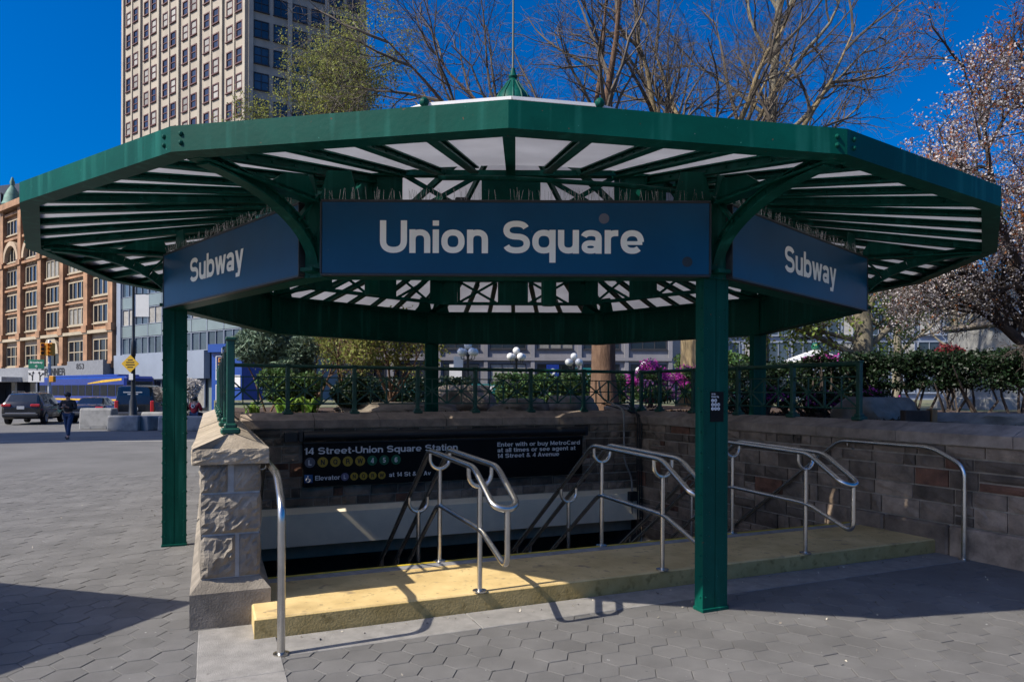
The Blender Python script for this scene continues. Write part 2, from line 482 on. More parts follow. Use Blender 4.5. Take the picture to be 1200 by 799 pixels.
# ------------------------------------------------------------------ lettering: a stroke-built grotesque alphabet
def _arc(cx, cy, rx, ry, a0, a1, n=12):
    q = lambda v: math.copysign(abs(v) ** .86, v) if abs(v) > 1e-9 else 0.0
    return [(cx + rx * q(math.cos(R(a0 + (a1 - a0) * i / n))), cy + ry * q(math.sin(R(a0 + (a1 - a0) * i / n)))) for i in range(n + 1)]
def glyphs(s):
    """centre-line strokes for half stroke width s; cap height 1"""
    X = .725; T = 1 - s; G = {}
    xm = X / 2; ry = X / 2 - s; h = .83 * s
    def D(x0, y0, x1, y1, w=1.0):        # diagonal with level ends
        k = w * s * math.hypot(x1 - x0, y1 - y0) / max(abs(y1 - y0), .05)
        return ('P', [(x0 - k, y0), (x0 + k, y0), (x1 + k, y1), (x1 - k, y1)])
    V = lambda x, y0=0, y1=1: ('S', [(x, y0), (x, y1)], s)
    Hh = lambda x0, x1, y, t=h: ('S', [(x0, y), (x1, y)], t)
    C = lambda p, t=s: ('S', p, t)
    ow = .69; oc = ow / 2; orx = oc - s
    bowl = C(_arc(oc, xm, orx, ry, 0, 360, 28))
    G['o'] = (ow, [bowl])
    G['q'] = (ow, [bowl, V(ow - s, -.28, X)]); G['d'] = (ow, [bowl, V(ow - s)]); G['b'] = (ow, [bowl, V(s)])
    G['g'] = (ow, [bowl, C([(ow - s, X), (ow - s, -.05)] + _arc(oc, -.05, orx, .15, 0, -150, 10))])
    aw = .62; ar = aw / 2 - s
    arch = lambda x0: C([(x0 + s, .3), (x0 + s, X - s - ar)] + _arc(x0 + aw / 2, X - s - ar, ar, ar, 180, 0) + [(x0 + aw - s, 0)])
    G['n'] = (aw, [V(s, 0, X), arch(0)]); G['h'] = (aw, [V(s), arch(0)])
    G['u'] = (aw, [V(aw - s, 0, X), C([(s, X), (s, s + ar)] + _arc(aw / 2, s + ar, ar, ar, 180, 360) + [(aw - s, .44)])])
    mw = .54; mr = mw / 2 - s
    march = lambda x0: C([(x0 + s, .3), (x0 + s, X - s - mr)] + _arc(x0 + mw / 2, X - s - mr, mr, mr, 180, 0) + [(x0 + mw - s, 0)])
    G['m'] = (2 * mw - 2 * s, [V(s, 0, X), march(0), march(mw - 2 * s)])
    G['i'] = (2 * s, [V(s, 0, X), V(s, .84, 1)]); G['l'] = (2 * s, [V(s)])
    G['r'] = (.40, [V(s, 0, X), C([(s, .3)] + _arc(s + .25, X - s - .2, .25, .2, 180, 92, 8) + [(.40, X - s)])])
    G['t'] = (.38, [C([(.17, .95), (.17, s + .11)] + _arc(.28, s + .11, .11, .11, 180, 270, 6) + [(.38, s)]), Hh(0, .38, X - h)])
    G['a'] = (.62, [C(_arc(.29, X - s - .16, .22, .16, 165, 0) + [(.51, 0)]), C(_arc(.275, .205, .275 - s, .205 - s * .9, 0, 360, 22), s * .9), Hh(.275, .51, .41 - s * .9, s * .8)])
    G['e'] = (ow, [C(_arc(oc, xm, orx, ry, 0, 316, 24)), Hh(s, ow - s * .5, xm - s * .35, h * .75)])
    def S(w, H):
        t = H - s; mid = H * .515; r1 = (t - mid) / 2; r2 = (mid - s) / 2; c = w / 2
        return C(_arc(c, mid + r1, c - s - .015, r1, 18, 270, 18) + _arc(c, mid - r2, c - s, r2, 90, -162, 18)[1:])
    G['S'] = (.80, [S(.80, 1)]); G['s'] = (.56, [S(.56, X)])
    G['w'] = (.88, [D(.07, X, .25, 0), D(.44, X, .25, 0, .9), D(.44, X, .63, 0, .9), D(.81, X, .63, 0)])
    G['v'] = (.62, [D(.08, X, .31, 0), D(.54, X, .31, 0)])
    G['y'] = (.62, [D(.08, X, .31, .02), D(.54, X, .24, -.28 + .0), Hh(.04, .22, -.28 + h)])
    G['U'] = (.80, [C([(s, 1), (s, .38)] + _arc(.40, .38, .40 - s, .38 - s, 180, 360, 16) + [(.80 - s, 1)])])
    G['L'] = (.58, [V(s), Hh(s, .58, s, s)])
    G['E'] = (.62, [V(s), Hh(s, .62, s, s * .95), Hh(s, .58, .53, s * .9), Hh(s, .61, 1 - s, s * .95)])
    G['F'] = (.60, [V(s), Hh(s, .56, .5, s * .9), Hh(s, .6, 1 - s, s * .95)])
    G['N'] = (.74, [V(s), V(.74 - s), D(s, 1, .74 - s, 0, 1.0)])
    G['M'] = (.86, [V(s), V(.86 - s), D(s, 1, .43, .12, 1.0), D(.86 - s, 1, .43, .12, 1.0)])
    G['Q'] = (.80, [C(_arc(.4, .5, .4 - s, .5 - s, 0, 360, 30)), ('P', [(.43, .28), (.55, .36), (.80, .03), (.68, -.05)])])
    G['O'] = (.80, [C(_arc(.4, .5, .4 - s, .5 - s, 0, 360, 30))])
    G['C'] = (.76, [C(_arc(.4, .5, .4 - s, .5 - s, 38, 322, 26))])
    pw = lambda y: C([(s, T), (.38, T)] + _arc(.38, (T + y) / 2, .66 - s - .38, (T - y) / 2, 90, -90, 12) + [(s, y)])
    G['R'] = (.72, [V(s), pw(.49), C([(.42, .47)] + _arc(.44, .29, .17, .17, 90, 0, 6) + [(.62, .1), (.66, 0)])])
    G['B'] = (.70, [V(s), pw(.54), C([(s, .54), (.38, .54)] + _arc(.38, (.54 + s) / 2, .70 - s - .38, (.54 - s) / 2, 90, -90, 12) + [(s, s)])])
    G['P'] = (.68, [V(s), pw(.46)])
    G['W'] = (1.06, [D(.08, 1, .29, 0), D(.53, 1, .29, 0, .95), D(.53, 1, .77, 0, .95), D(.98, 1, .77, 0)])
    G['A'] = (.74, [D(.09, 0, .37, 1), D(.65, 0, .37, 1), Hh(.2, .54, .3)])
    G['K'] = (.72, [V(s), D(.60, 1, .2, .36, .95), D(.62, 0, .30, .55, 1)])
    G['T'] = (.64, [V(.32), Hh(0, .64, 1 - s * .95, s * .95)])
    G['1'] = (.38, [V(.38 - s), ('S', [(.05, .76), (.22, .76), (.38 - s * 1.2, .9)], h * .8)])
    G['4'] = (.62, [V(.47), Hh(0, .62, .27), ('P', [(.40, 1), (.55, 1), (.17, .30), (.02, .30)])])
    G['5'] = (.60, [C([(.54, 1 - h), (.16, 1 - h), (.12, .55)], h), C(_arc(.29, .33, .30 - s, .33 - s, 140, -160, 20))])
    G['6'] = (.60, [C(_arc(.30, .32, .30 - s, .32 - s, 0, 360, 24)), C(_arc(.34, .5, .34 - s, .5 - s, 45, 195, 14))])
    G['2'] = (.60, [C(_arc(.3, .70, .3 - s, .3 - s, 165, -25, 12) + [(.12, s)]), Hh(.02, .6, s, s)])
    G['8'] = (.6, [C(_arc(.3, .745, .27 - s, .255 - s, 0, 360, 22)), C(_arc(.3, .28, .3 - s, .28 - s, 0, 360, 22))])
    G['3'] = (.6, [C(_arc(.29, .73, .28 - s, .27 - s, 160, -80, 12)), C(_arc(.29, .3, .3 - s, .3 - s, 80, -160, 14))])
    G['0'] = (.6, [C(_arc(.3, .5, .3 - s, .5 - s, 0, 360, 26))])
    G['-'] = (.34, [Hh(.03, .31, .36, s)])
    G['.'] = (.2, [V(s, 0, .18)])
    G['&'] = (.78, [C([(.76, .04), (.22, .68)] + _arc(.34, .80, .15, .115, 200, -20, 12) + [(.14, .38)] + _arc(.28, .26, .28 - s, .26 - s, 140, 300, 10) + [(.62, .42)], s * .9)])
    G[' '] = (.30, [])
    return G
_GC = {}
def text(string, name, m, parent, origin, right, up, cap, width=None, weight=.1, align='LEFT', ext=0.002, gap=.07):
    if weight not in _GC: _GC[weight] = glyphs(weight)
    G = _GC[weight]
    vs, fs, x, lay = [], [], 0.0, 0
    for ch in string:
        adv, strokes = G.get(ch, G['o'])
        for st in strokes:
            lay += 1; z = (lay % 6) * 1.2e-4
            o = len(vs)
            if st[0] == 'P':
                p = [(x + a, b, z) for a, b in st[1]]
                ar = sum(p[i][0] * p[(i + 1) % 4][1] - p[(i + 1) % 4][0] * p[i][1] for i in range(4))
                if ar < 0: p = p[::-1]
                vs += p; fs.append((o, o + 1, o + 2, o + 3))
            else:
                pts, t = st[1], st[2]; n = len(pts)
                closed = n > 8 and math.hypot(pts[0][0] - pts[-1][0], pts[0][1] - pts[-1][1]) < 1e-6
                for i in range(n):
                    if closed: a, b = pts[i - 1 if i else n - 2], pts[(i + 1) if i < n - 1 else 1]
                    else: a, b = pts[max(i - 1, 0)], pts[min(i + 1, n - 1)]
                    c = pts[i]
                    d0 = Vector((c[0] - a[0], c[1] - a[1])); d1 = Vector((b[0] - c[0], b[1] - c[1]))
                    if d0.length < 1e-9: d0 = d1
                    if d1.length < 1e-9: d1 = d0
                    d0.normalize(); d1.normalize()
                    nn = Vector((-d0.y - d1.y, d0.x + d1.x)); nn.normalize()
                    k = min(1 / max(nn.dot(Vector((-d0.y, d0.x))), .5), 2) * t
                    vs += [(x + c[0] + nn.x * k, c[1] + nn.y * k, z), (x + c[0] - nn.x * k, c[1] - nn.y * k, z)]
                for i in range(n - 1):
                    fs.append((o + 2 * i, o + 2 * i + 1, o + 2 * i + 3, o + 2 * i + 2))
        x += adv + gap
    tot = x - gap
    sx = cap if not width else width / tot
    right = Vector(right).normalized(); up = Vector(up).normalized(); nrm = right.cross(up)
    ox = {'LEFT': 0, 'CENTER': tot / 2, 'RIGHT': tot}[align]
    P = WLOC.get(parent.name, Vector((0, 0, 0))) if parent else Vector((0, 0, 0))
    o0 = Vector(origin) - P
    me = bpy.data.meshes.new(name)
    me.from_pydata([o0 + right * ((a - ox) * sx) + up * (b * cap) + nrm * (ext + c) for a, b, c in vs], [], fs)
    me.materials.append(m); me.update()
    o = bpy.data.objects.new(name, me); COL.objects.link(o)
    if parent: o.parent = parent
    return o

# ------------------------------------------------------------------ leaves
def leaves(name, m, centres, size, parent=None, jitter=0.3, aspect=1.6, up=0.0, kind=None, verts=4):
    """one mesh of many small leaf faces; centres: (n,3) array in world space"""
    c = np.asarray(centres, float)
    n = len(c)
    c = c + rng.normal(0, 1, c.shape) * jitter
    sz = size * rng.uniform(0.55, 1.3, n)
    u = rng.normal(0, 1, (n, 3)); u[:, 2] += up
    u /= np.linalg.norm(u, axis=1)[:, None]
    q = rng.normal(0, 1, (n, 3))
    v = np.cross(u, q); v /= np.linalg.norm(v, axis=1)[:, None]
    U = u * (sz * aspect / 2)[:, None]; V = v * (sz / 2)[:, None]
    P = np.empty((n, 4, 3))
    P[:, 0] = c - U; P[:, 1] = c + V - U * .1; P[:, 2] = c + U; P[:, 3] = c - V - U * .1
    off = np.array(WLOC.get(parent.name, (0, 0, 0))) if parent else np.array([c[:, 0].mean(), c[:, 1].mean(), c[:, 2].min()])
    P -= off
    me = bpy.data.meshes.new(name)
    me.vertices.add(n * 4); me.vertices.foreach_set('co', P.ravel())
    me.loops.add(n * 4); me.loops.foreach_set('vertex_index', np.arange(n * 4, dtype=np.int32))
    me.polygons.add(n); me.polygons.foreach_set('loop_start', np.arange(0, n * 4, 4, dtype=np.int32))
    me.update(calc_edges=True); me.materials.append(m)
    o = bpy.data.objects.new(name, me); COL.objects.link(o)
    if parent: o.parent = parent
    else: o.location = off
    if kind: o['kind'] = kind
    return o
# ================================================================== THE GROUND
PIT = (-3.54, 3.78, -2.48, 2.34)     # s0,s1,t0,t1 of the stairwell opening
def st_rect(b, s0, s1, t0, t1, z, nz=0):
    b.add([xy(s0, t0, z), xy(s1, t0, z), xy(s1, t1, z), xy(s0, t1, z)], [(0, 1, 2, 3)])
g = MB()
BIG = 900
st_rect(g, -BIG, BIG, -BIG, PIT[2], -0.014)
st_rect(g, -BIG, BIG, PIT[3], BIG, -0.014)
st_rect(g, -BIG, PIT[0], PIT[2], PIT[3], -0.014)
st_rect(g, PIT[1], BIG, PIT[2], PIT[3], -0.014)
tag(g.build('ground', M['asphalt']), kind='structure')

# hexagonal asphalt pavers: the 300 that show largest are objects, the others one mesh
base = MB()
def base_quad(x0, x1, y0, y1, z):
    base.add([(x0, y0, z), (x1, y0, z), (x1, y1, z), (x0, y1, z)], [(0, 1, 2, 3)])
HEXW = 0.232                                    # across the flats, with joint
HA = R(-8.0)
HX = Vector((math.cos(HA), math.sin(HA), 0)); HY = Vector((-math.sin(HA), math.cos(HA), 0))
rowh = HEXW * math.sqrt(3) / 2
cells = []
for j in range(-60, 100):
    for i in range(-70, 70):
        c = HX * ((i + (j % 2) * .5) * HEXW) + HY * (j * rowh) + Vector((0, -6.0, 0))
        d = c.y + 9.84
        if d < 3.6 or d > 15.5 or abs(c.x) > 0.80 * d + 0.6: continue
        s_, t_ = c.dot(E1), c.dot(E2)
        if s_ > -3.98 and t_ > -3.12: continue
        if s_ > -3.6 and t_ > -3.78: continue
        if s_ > 3.85: continue
        if -3.85 < s_ < -3.62 and t_ > -6.4: continue
        cells.append((d, c))
cells.sort(key=lambda q: q[0])
def inview(c):
    d = c.y + 9.84
    return abs(c.x) < 0.75 * d and d > 4.3
def hexverts(rad):
    r0 = HEXW / math.sqrt(3) - 0.0024
    vs = []
    for rr, z in ((r0 - .003, 0.0), (r0, -.003), (r0, -.03)):
        for k in range(6):
            a = HA + math.pi / 6 + k * math.pi / 3
            vs.append((rr * math.cos(a), rr * math.sin(a), z))
    return vs
HF = [tuple(range(6))] + [(i, 6 + i, 6 + (i + 1) % 6, (i + 1) % 6) for i in range(6)] + [(6 + i, 12 + i, 12 + (i + 1) % 6, 6 + (i + 1) % 6) for i in range(6)]
HF = [tuple(f) for f in HF]
near = [c for d, c in cells if inview(c)][:298]
nearset = set(id(c) for c in near)
pm = MB()
st_rect(pm, -14, -4.0, -6.2, 8, -0.006); st_rect(pm, -4.0, 3.78, -6.6, -2.9, -0.006)
pav = tag(pm.build('plaza_paving', M['joint']), kind='structure')
proto = MB(); proto.add(hexverts(0), HF)
pp = None
for c in near:
    z = random.uniform(-.0025, .0018)
    if pp is None:
        pp = proto.build('paver', M['paver'], pav, world=False)
        o = pp
    else:
        o = inst(pp, 'paver', pav)
    o.location = c + Vector((0, 0, z)) - WLOC[pav.name]
    o.rotation_euler = (random.gauss(0, .006), random.gauss(0, .006), random.randrange(6) * math.pi / 3)
rest = MB()
hv = hexverts(0)
for d, c in cells:
    if id(c) in nearset: continue
    z = random.uniform(-.0025, .0018); tx, ty = random.gauss(0, .006), random.gauss(0, .006)
    rest.add([(c.x + x, c.y + y, z + h + x * tx + y * ty) for x, y, h in hv], HF)
tag(rest.build('far_pavers', M['paver'], pav), kind='stuff')

# granite slabs: strip before the landing, strip running out from the wall end
sl = MB()
def slab(s0, s1, t0, t1, z=0.004):
    b = MB(); b.box(xy((s0 + s1) / 2, (t0 + t1) / 2, z - .05), (s1 - s0 - .006, t1 - t0 - .006, .1), RST, .004)
    return b
kb = None
def put_slab(*a):
    global kb
    o = slab(*a).build('kerb_slab', M['slab'], pav)
s = -3.46
for L in (1.45, 1.3, 1.55, 1.4, 1.6):
    e = min(s + L, 3.66); put_slab(s, e, -4.02, -3.62); s = e
t = -3.24
for L in (1.05, .95, 1.2):
    put_slab(-4.0, -3.47, t - L, t); t -= L
# landing
ld = MB(); ld.box(xy(0.06, -3.04, -.14), (7.36, 1.12, .58), RST, .012)
land = tag(ld.build('stair_landing', M['yellow_conc']), kind='structure')
b = MB(); b.box(xy(0.055, -3.6, .066), (7.36, .012, .15), RST, .003); b.build('riser', M['riser'], land)
b = MB(); b.box(xy(0.06, -2.565, .1475), (7.1, .13, .012), RST, .002); b.build('nosing_strip', M['strip'], land)
b = MB(); b.box(xy(0.06, -2.484, .149), (7.1, .036, .022), RST, .003); b.build('nosing_line', M['yellow_line'], land)

# staircase down below the back wall
stt = thing('staircase', 'concrete stairs leading down from the yellow landing into the dark', 'stairs', xy(0, -2.48, -1))
for k in range(22):
    b = MB(); z = .15 - .19 * (k + 1); t0 = -2.47 + .26 * k
    b.box(xy(0.05, t0 + .19, z - .3), (7.1, .38, .6), RST, .006)
    b.build('step', M['conc'], stt)
# dark passage: side walls and ceiling of the stairwell below the walls
pit = MB()
pit.box(xy(-3.62, 1.2, -2.2), (.2, 8.6, 4.0), RST); pit.box(xy(3.84, 1.2, -2.2), (.2, 8.6, 4.0), RST)
pit.box(xy(0.1, 5.6, -2.2), (7.6, .2, 4.4), RST); pit.box(xy(0.1, 4.2, -.72), (7.3, 2.8, .12), RST)
tag(pit.build('stairwell_lining', M['conc']), kind='structure')
hd = thing('stairwell_header', 'cream painted concrete header beam above the stair passage under the black sign', 'beam', xy(0, 2.3, -.8))
b = MB()
P = [(2.16, -.075), (2.16, -.57), (2.62, -.57), (2.62, .0), (2.30, .0)]
b.prism([xy(-3.5, t_, z_) for t_, z_ in P], E1 * 7.16); b.build('beam_face', M['cream'], hd)
b = MB(); b.box(xy(0.06, 2.75, -.72), (7.1, .3, .26), RST); b.build('recessed_beam', M['beige_dark'], hd)
# ================================================================== STONE WALLS
def rough_stone(b, O, u, n, x0, x1, z0, z1, proud, amp, nu=4, nv=3, depth=.08, seed=0):
    """rock-faced block: O + u*x + z, face pushed out along n"""
    W_, H_ = x1 - x0, z1 - z0
    vs = []
    for j in range(nv + 1):
        for i in range(nu + 1):
            fx, fz = i / nu, j / nv
            edge = i in (0, nu) or j in (0, nv)
            x = x0 + W_ * fx; z = z0 + H_ * fz
            if not edge:
                x += random.uniform(-.25, .25) * W_ / nu; z += random.uniform(-.25, .25) * H_ / nv
            dd = 0.0 if edge else proud + amp * (noise.noise(Vector((x * 9 + seed, z * 9, seed * 1.7))) + random.uniform(-.55, .55))
            if edge: dd = random.uniform(-.002, .003)
            vs.append(O + u * x + n * dd + Vector((0, 0, z)))
    nb = len(vs)
    fs = []
    for j in range(nv):
        for i in range(nu):
            a = j * (nu + 1) + i
            fs.append((a, a + 1, a + nu + 2, a + nu + 1))
    ring = [i for i in range(nu + 1)] + [(j + 1) * (nu + 1) + nu for j in range(nv)] + [nv * (nu + 1) + i for i in range(nu - 1, -1, -1)] + [j * (nu + 1) for j in range(nv - 1, 0, -1)]
    for k in ring: vs.append(vs[k] - n * depth)
    m = len(ring)
    for k in range(m):
        k2 = (k + 1) % m
        fs.append((ring[k2], ring[k], nb + k, nb + k2))
    b.add(vs, fs)

def ashlar(th, O, u, n, L, z0, z1, hs=(.13, .25), ws=(.2, .5), skip=None, mats=None, cap_n=280, amp=.008):
    cnt = 0; z = z0; row = 0
    while z < z1 - .05 and cnt < cap_n:
        h = random.uniform(*hs)
        if z + h > z1 - .09: h = z1 - z
        x = -random.uniform(0, .2)
        while x < L:
            w = random.uniform(*ws)
            xe = min(x + w, L)
            if L - xe < .12: xe = L
            xs = max(x, 0)
            if xe - xs > .06 and not (skip and skip((xs + xe) / 2, z, z + h)):
                parts = [(z, z + h)]
                if h > .21 and random.random() < .3: parts = [(z, z + h * .5), (z + h * .5, z + h)]
                for za, zb in parts:
                    b = MB()
                    g_ = .0105
                    rough_stone(b, O, u, n, xs + g_, xe - g_, za + g_, zb - g_, .012, amp, 4, 3, .06, random.random() * 50)
                    mm = M['stone_red'] if random.random() < .07 else M['stone']
                    if mats: mm = mats
                    b.build('stone', mm, th); cnt += 1
            x = xe
        z += h; row += 1
    return cnt

def gable_cap(b, A, B, n, w, ze0, ze1, zr, hip0=False, inset=0.0):
    """coping length from A to B (points on the wall's centre line); n across"""
    A, B = Vector(A), Vector(B); d = (B - A).normalized(); h = w / 2
    pr = lambda P, zz: [P - n * h + Vector((0, 0, ze0)), P + n * h + Vector((0, 0, ze0)), P + n * h + Vector((0, 0, ze1)), P + (d * .26 if (hip0 and zz == 0) else Vector()) + Vector((0, 0, zr)), P - n * h + Vector((0, 0, ze1))]
    p = pr(A, 0) + pr(B, 1)
    b.add(p, [(4, 3, 2, 1, 0), (5, 6, 7, 8, 9)] + [(i, (i + 1) % 5, 5 + (i + 1) % 5, 5 + i) for i in range(5)])

ZE0, ZE1, ZR = 1.235, 1.36, 1.47
WALL_W = 0.46

# --- right wall: its inner face runs from F0 (near) to F1 (far), a little askew
def rw(t): return 3.735 - .035 * (t + 3.8)
F0, F1 = xy(rw(-5.6), -5.6), xy(rw(2.3), 2.3)
ur = (F1 - F0).normalized(); nr = Vector((-ur.y, ur.x, 0))       # nr points into the pit
if nr.dot(E1) > 0: nr = -nr
LR = (F1 - F0).length
def wall_core(th, A, B, n, w, z0, z1):
    d = (B - A); c = (A + B) / 2 - n * (w / 2 + .012)
    b = MB(); a = math.atan2(d.y, d.x)
    b.box(c + Vector((0, 0, (z0 + z1) / 2)), (d.length, w - .024, z1 - z0), RZ(a)); b.build('core', M['mortar'], th)
wr = thing('right_stone_wall', 'dark brown ashlar retaining wall right of the stairs with gabled coping', 'stone wall', (F0 + F1) / 2)
wr.name = 'stone_wall'; WLOC[wr.name] = Vector((F0 + F1) / 2)
wall_core(wr, F0, F1, nr, WALL_W, -2.6, ZE0 - .002)
def stair_z(x):        # height of the stair line at distance x along the wall
    t = -5.6 + x * (ur.dot(E2))
    return .16 if t < -2.48 else .15 - .733 * (t + 2.48) - .25
ashlar(wr, F0, ur, nr, LR, .335, ZE0 - .004, hs=(.10, .27), ws=(.13, .56), cap_n=235, amp=.012)
# below the level of the landing, inside the stairwell
x0 = 3.15
ashlar(wr, F0 + ur * x0, ur, nr, LR - x0, -.9, .335, skip=lambda x, a, c: c < stair_z(x + x0), cap_n=80)
x = 0.0
while x < 3.2:
    e = min(x + random.uniform(.75, 1.1), 3.2)
    b = MB(); c = F0 + ur * ((x + e) / 2) + nr * (.022) + Vector((0, 0, .15))
    b.box(c, (e - x - .012, .09, .36), RZ(math.atan2(ur.y, ur.x)), .022); b.build('base_block', M['stone'], wr); x = e
def caps(th, A, B, n_in, joint, m, hip=False, start=0.0):
    d = (B - A); L = d.length; d.normalize(); x = 0; k = 0
    while x < L - .05:
        e = min(x + joint * random.uniform(.93, 1.07), L)
        if L - e < .4: e = L
        b = MB(); gable_cap(b, A + d * (x + .004), A + d * (e - .004), n_in, .55, ZE0, ZE1, ZR, hip and k == 0)
        b.build('capstone', m, th); x = e; k += 1
caps(wr, F0 - nr * WALL_W / 2, F1 - nr * (WALL_W / 2) + ur * .25, nr, 1.25, M['cap_dark'])

# --- back wall
B0, B1 = xy(-3.54, 2.30), xy(rw(2.3) + .02, 2.30)
wb = thing('stone_wall', 'brown ashlar wall behind the stairs that carries the black station sign', 'stone wall', (B0 + B1) / 2)
wall_core(wb, B0, B1, -E2, WALL_W, 0.0, ZE0 - .002)
LB = (B1 - B0).length
ashlar(wb, B0, E1, -E2, LB, .005, ZE0 - .004, hs=(.11, .26), ws=(.14, .5), cap_n=275, amp=.010,
       skip=lambda x, a, c: 1.05 < x < 5.75 and a > .36 and c < 1.0)
caps(wb, xy(-3.5, 2.53), xy(3.45, 2.53), -E2, 1.07, M['cap_dark'])

# --- left wall with its pier-like end
wl = thing('stone_wall', 'pale rough stone wall end left of the stairs with pointed capstone', 'stone wall', xy(-3.77, -1, 0))
def lw_core(z0, z1, s0, s1, t0, t1, m, name, bev=0.0):
    b = MB(); b.box(xy((s0 + s1) / 2, (t0 + t1) / 2, (z0 + z1) / 2), (s1 - s0, t1 - t0, z1 - z0), RST, bev); return b.build(name, m, wl)
SL0, SL1, TF = -3.985, -3.555, -3.13
lw_core(-2.4, ZE0 - .002, SL0 + .006, SL1 - .006, TF + .006, 6.4, M['mortar_light'], 'core')
# end face blocks (as in the photograph: 2 / 1 / 2)
def endblock(x0, x1, z0, z1, amp=.016, proud=.012, nu=10, nv=8):
    b = MB(); rough_stone(b, xy(SL0, TF), E1, -E2, x0, x1, z0, z1, proud, amp, nu, nv, .12, random.random() * 40)
    b.build('stone', M['granite'], wl)
Wd = SL1 - SL0
endblock(0.0, .19, 1.02, 1.228, .022, .018); endblock(.235, Wd, 1.02, 1.228, .01, .012)
endblock(0.0, Wd, .70, 1.005, .021, .02, 13, 10)
endblock(0.0, .245, .36, .685, .024, .02, 9, 10); endblock(.275, Wd, .36, .685, .016, .016, 7, 10)
for side, O, u, n in ((0, xy(SL0, TF), E2, -E1), (1, xy(SL1, TF), E2, E1)):
    z = .36
    for z0, z1 in ((.36, .685), (.70, 1.005), (1.02, 1.228)):
        x = 0.0
        while x < 9.3:
            e = x + random.uniform(.4, .75)
            b = MB(); rough_stone(b, O, u, n, x + .008, e - .008, z0, z1, .012, .012, 5, 4, .1, random.random() * 40)
            b.build('stone', M['granite'], wl); x = e
# base with chamfer
def chamfer_base(t0, t1, front):
    b = MB(); s0, s1 = SL0 - .075, SL1 + .075
    tf = t0; ch = .075
    lo = [(s0, tf), (s1, tf), (s1, t1), (s0, t1)]
    hi = [(s0 + ch, tf + (ch if front else 0)), (s1 - ch, tf + (ch if front else 0)), (s1 - ch, t1), (s0 + ch, t1)]
    vs = [xy(a, c, -.1) for a, c in lo] + [xy(a, c, .262) for a, c in lo] + [xy(a, c, .352) for a, c in hi]
    b.add(vs, [(0, 1, 5, 4), (1, 2, 6, 5), (2, 3, 7, 6), (3, 0, 4, 7), (4, 5, 9, 8), (5, 6, 10, 9), (6, 7, 11, 10), (7, 4, 8, 11), (8, 9, 10, 11)])
    return b.build('base_block', M['granite'], wl)
chamfer_base(TF - .075, -2.3, True)
t = -2.29
while t < 6.2:
    chamfer_base(t, t + 1.2, False); t += 1.21
# coping: first piece is hipped and rock-faced
caps(wl, xy(-3.77, TF - .045), xy(-3.77, 6.4), E1, 1.2, M['cap'], hip=True)
b = MB(); rough_stone(b, xy(-4.045, TF - .046), E1, -E2, 0, .55, ZE0 + .004, ZE1 - .004, .008, .012, 16, 6, .03, 3)
b.build('rock_face', M['cap'], wl)
for u_, n_, O_ in ((E2, -E1, xy(-4.046, TF - .04)), (E2, E1, xy(-3.494, TF - .04))):
    b = MB(); rough_stone(b, O_, u_, n_, 0, 1.1, ZE0 + .004, ZE1 - .004, .008, .012, 20, 6, .03, 5); b.build('rock_face', M['cap'], wl)

# ================================================================== GREEN RAILINGS ON THE WALLS
def railing(name, label, pts, zb=1.46, zt=2.215):
    """pts: post positions; one bay between each two"""
    th_ = thing('railing', label, 'railing', (pts[0] + pts[-1]) / 2 + Vector((0, 0, zb)), 'green railings round the stairwell')
    m = M['green_fence']
    for p in pts:
        b = MB(); b.box(p + Vector((0, 0, (zb + zt) / 2)), (.062, .062, zt - zb), RST, .006)
        b.box(p + Vector((0, 0, zt + .012)), (.085, .085, .03), RST, .008)
        o = b.build('post', m, th_)
        b = MB(); b.box(p + Vector((0, 0, zb + .02)), (.15, .15, .05), RST, .012); b.box(p + Vector((0, 0, zb + .06)), (.1, .1, .045), RST, .012)
        b.build('base', m, o)
    ZM, ZK, ZL = 2.03, 1.82, 1.61
    for a, c in zip(pts[:-1], pts[1:]):
        V = lambda p, z: p + Vector((0, 0, z))
        u = (c - a).normalized(); mid = (a + c) / 2; L = (c - a).length
        b = MB(); b.tube([V(a, zt - .01), V(c, zt - .01)], .03, 10); b.build('top_rail', m, th_, True)
        for z in (ZM, ZK, ZL):
            b = MB(); b.beam(V(a, z), V(c, z), .016, .018); b.build('bar', m, th_)
        b = MB(); b.beam(V(mid, ZL), V(mid, ZM), .026, .026, u); b.build('picket', m, th_)
        for q0, q1 in ((a, mid), (mid, c)):
            k = (q0 + q1) / 2
            b = MB(); b.beam(V(k, ZL), V(k, ZM), .016, .016, u); b.build('picket', m, th_)
            n_ = Vector((-u.y, u.x, 0)) * .009
            b = MB(); b.beam(V(q0, ZL) + n_, V(q1, ZM) + n_, .008, .024); b.build('diagonal', m, th_)
            b = MB(); b.beam(V(q0, ZM) - n_, V(q1, ZL) - n_, .008, .024); b.build('diagonal', m, th_)
            b = MB(); nn = Vector((-u.y, u.x, 0)); b.tube([V(k, ZK) - nn * .022, V(k, ZK) + nn * .022], .033, 10); b.build('rosette', m, th_)
    return th_
railing('railing', 'green railing on the pale wall left of the stairs, seen end on', [xy(-3.77, t) for t in (-2.86, -1.52, -.18, 1.16, 2.5, 3.8, 5.1, 6.3)])
railing('railing', 'long green railing with crossed bars on the back wall over the black sign', [xy(s, 2.53) for s in (-3.68, -2.80, -1.76, -.70, .34, 1.41, 2.50, 3.58)], 1.445)
def rc(t): return xy(rw(t) + .235, t)
railing('railing', 'green railing on the right wall ending at a post before the rocks', [rc(t) for t in (-2.36, -1.25, -.14, .95, 1.9, 2.48)], 1.46)

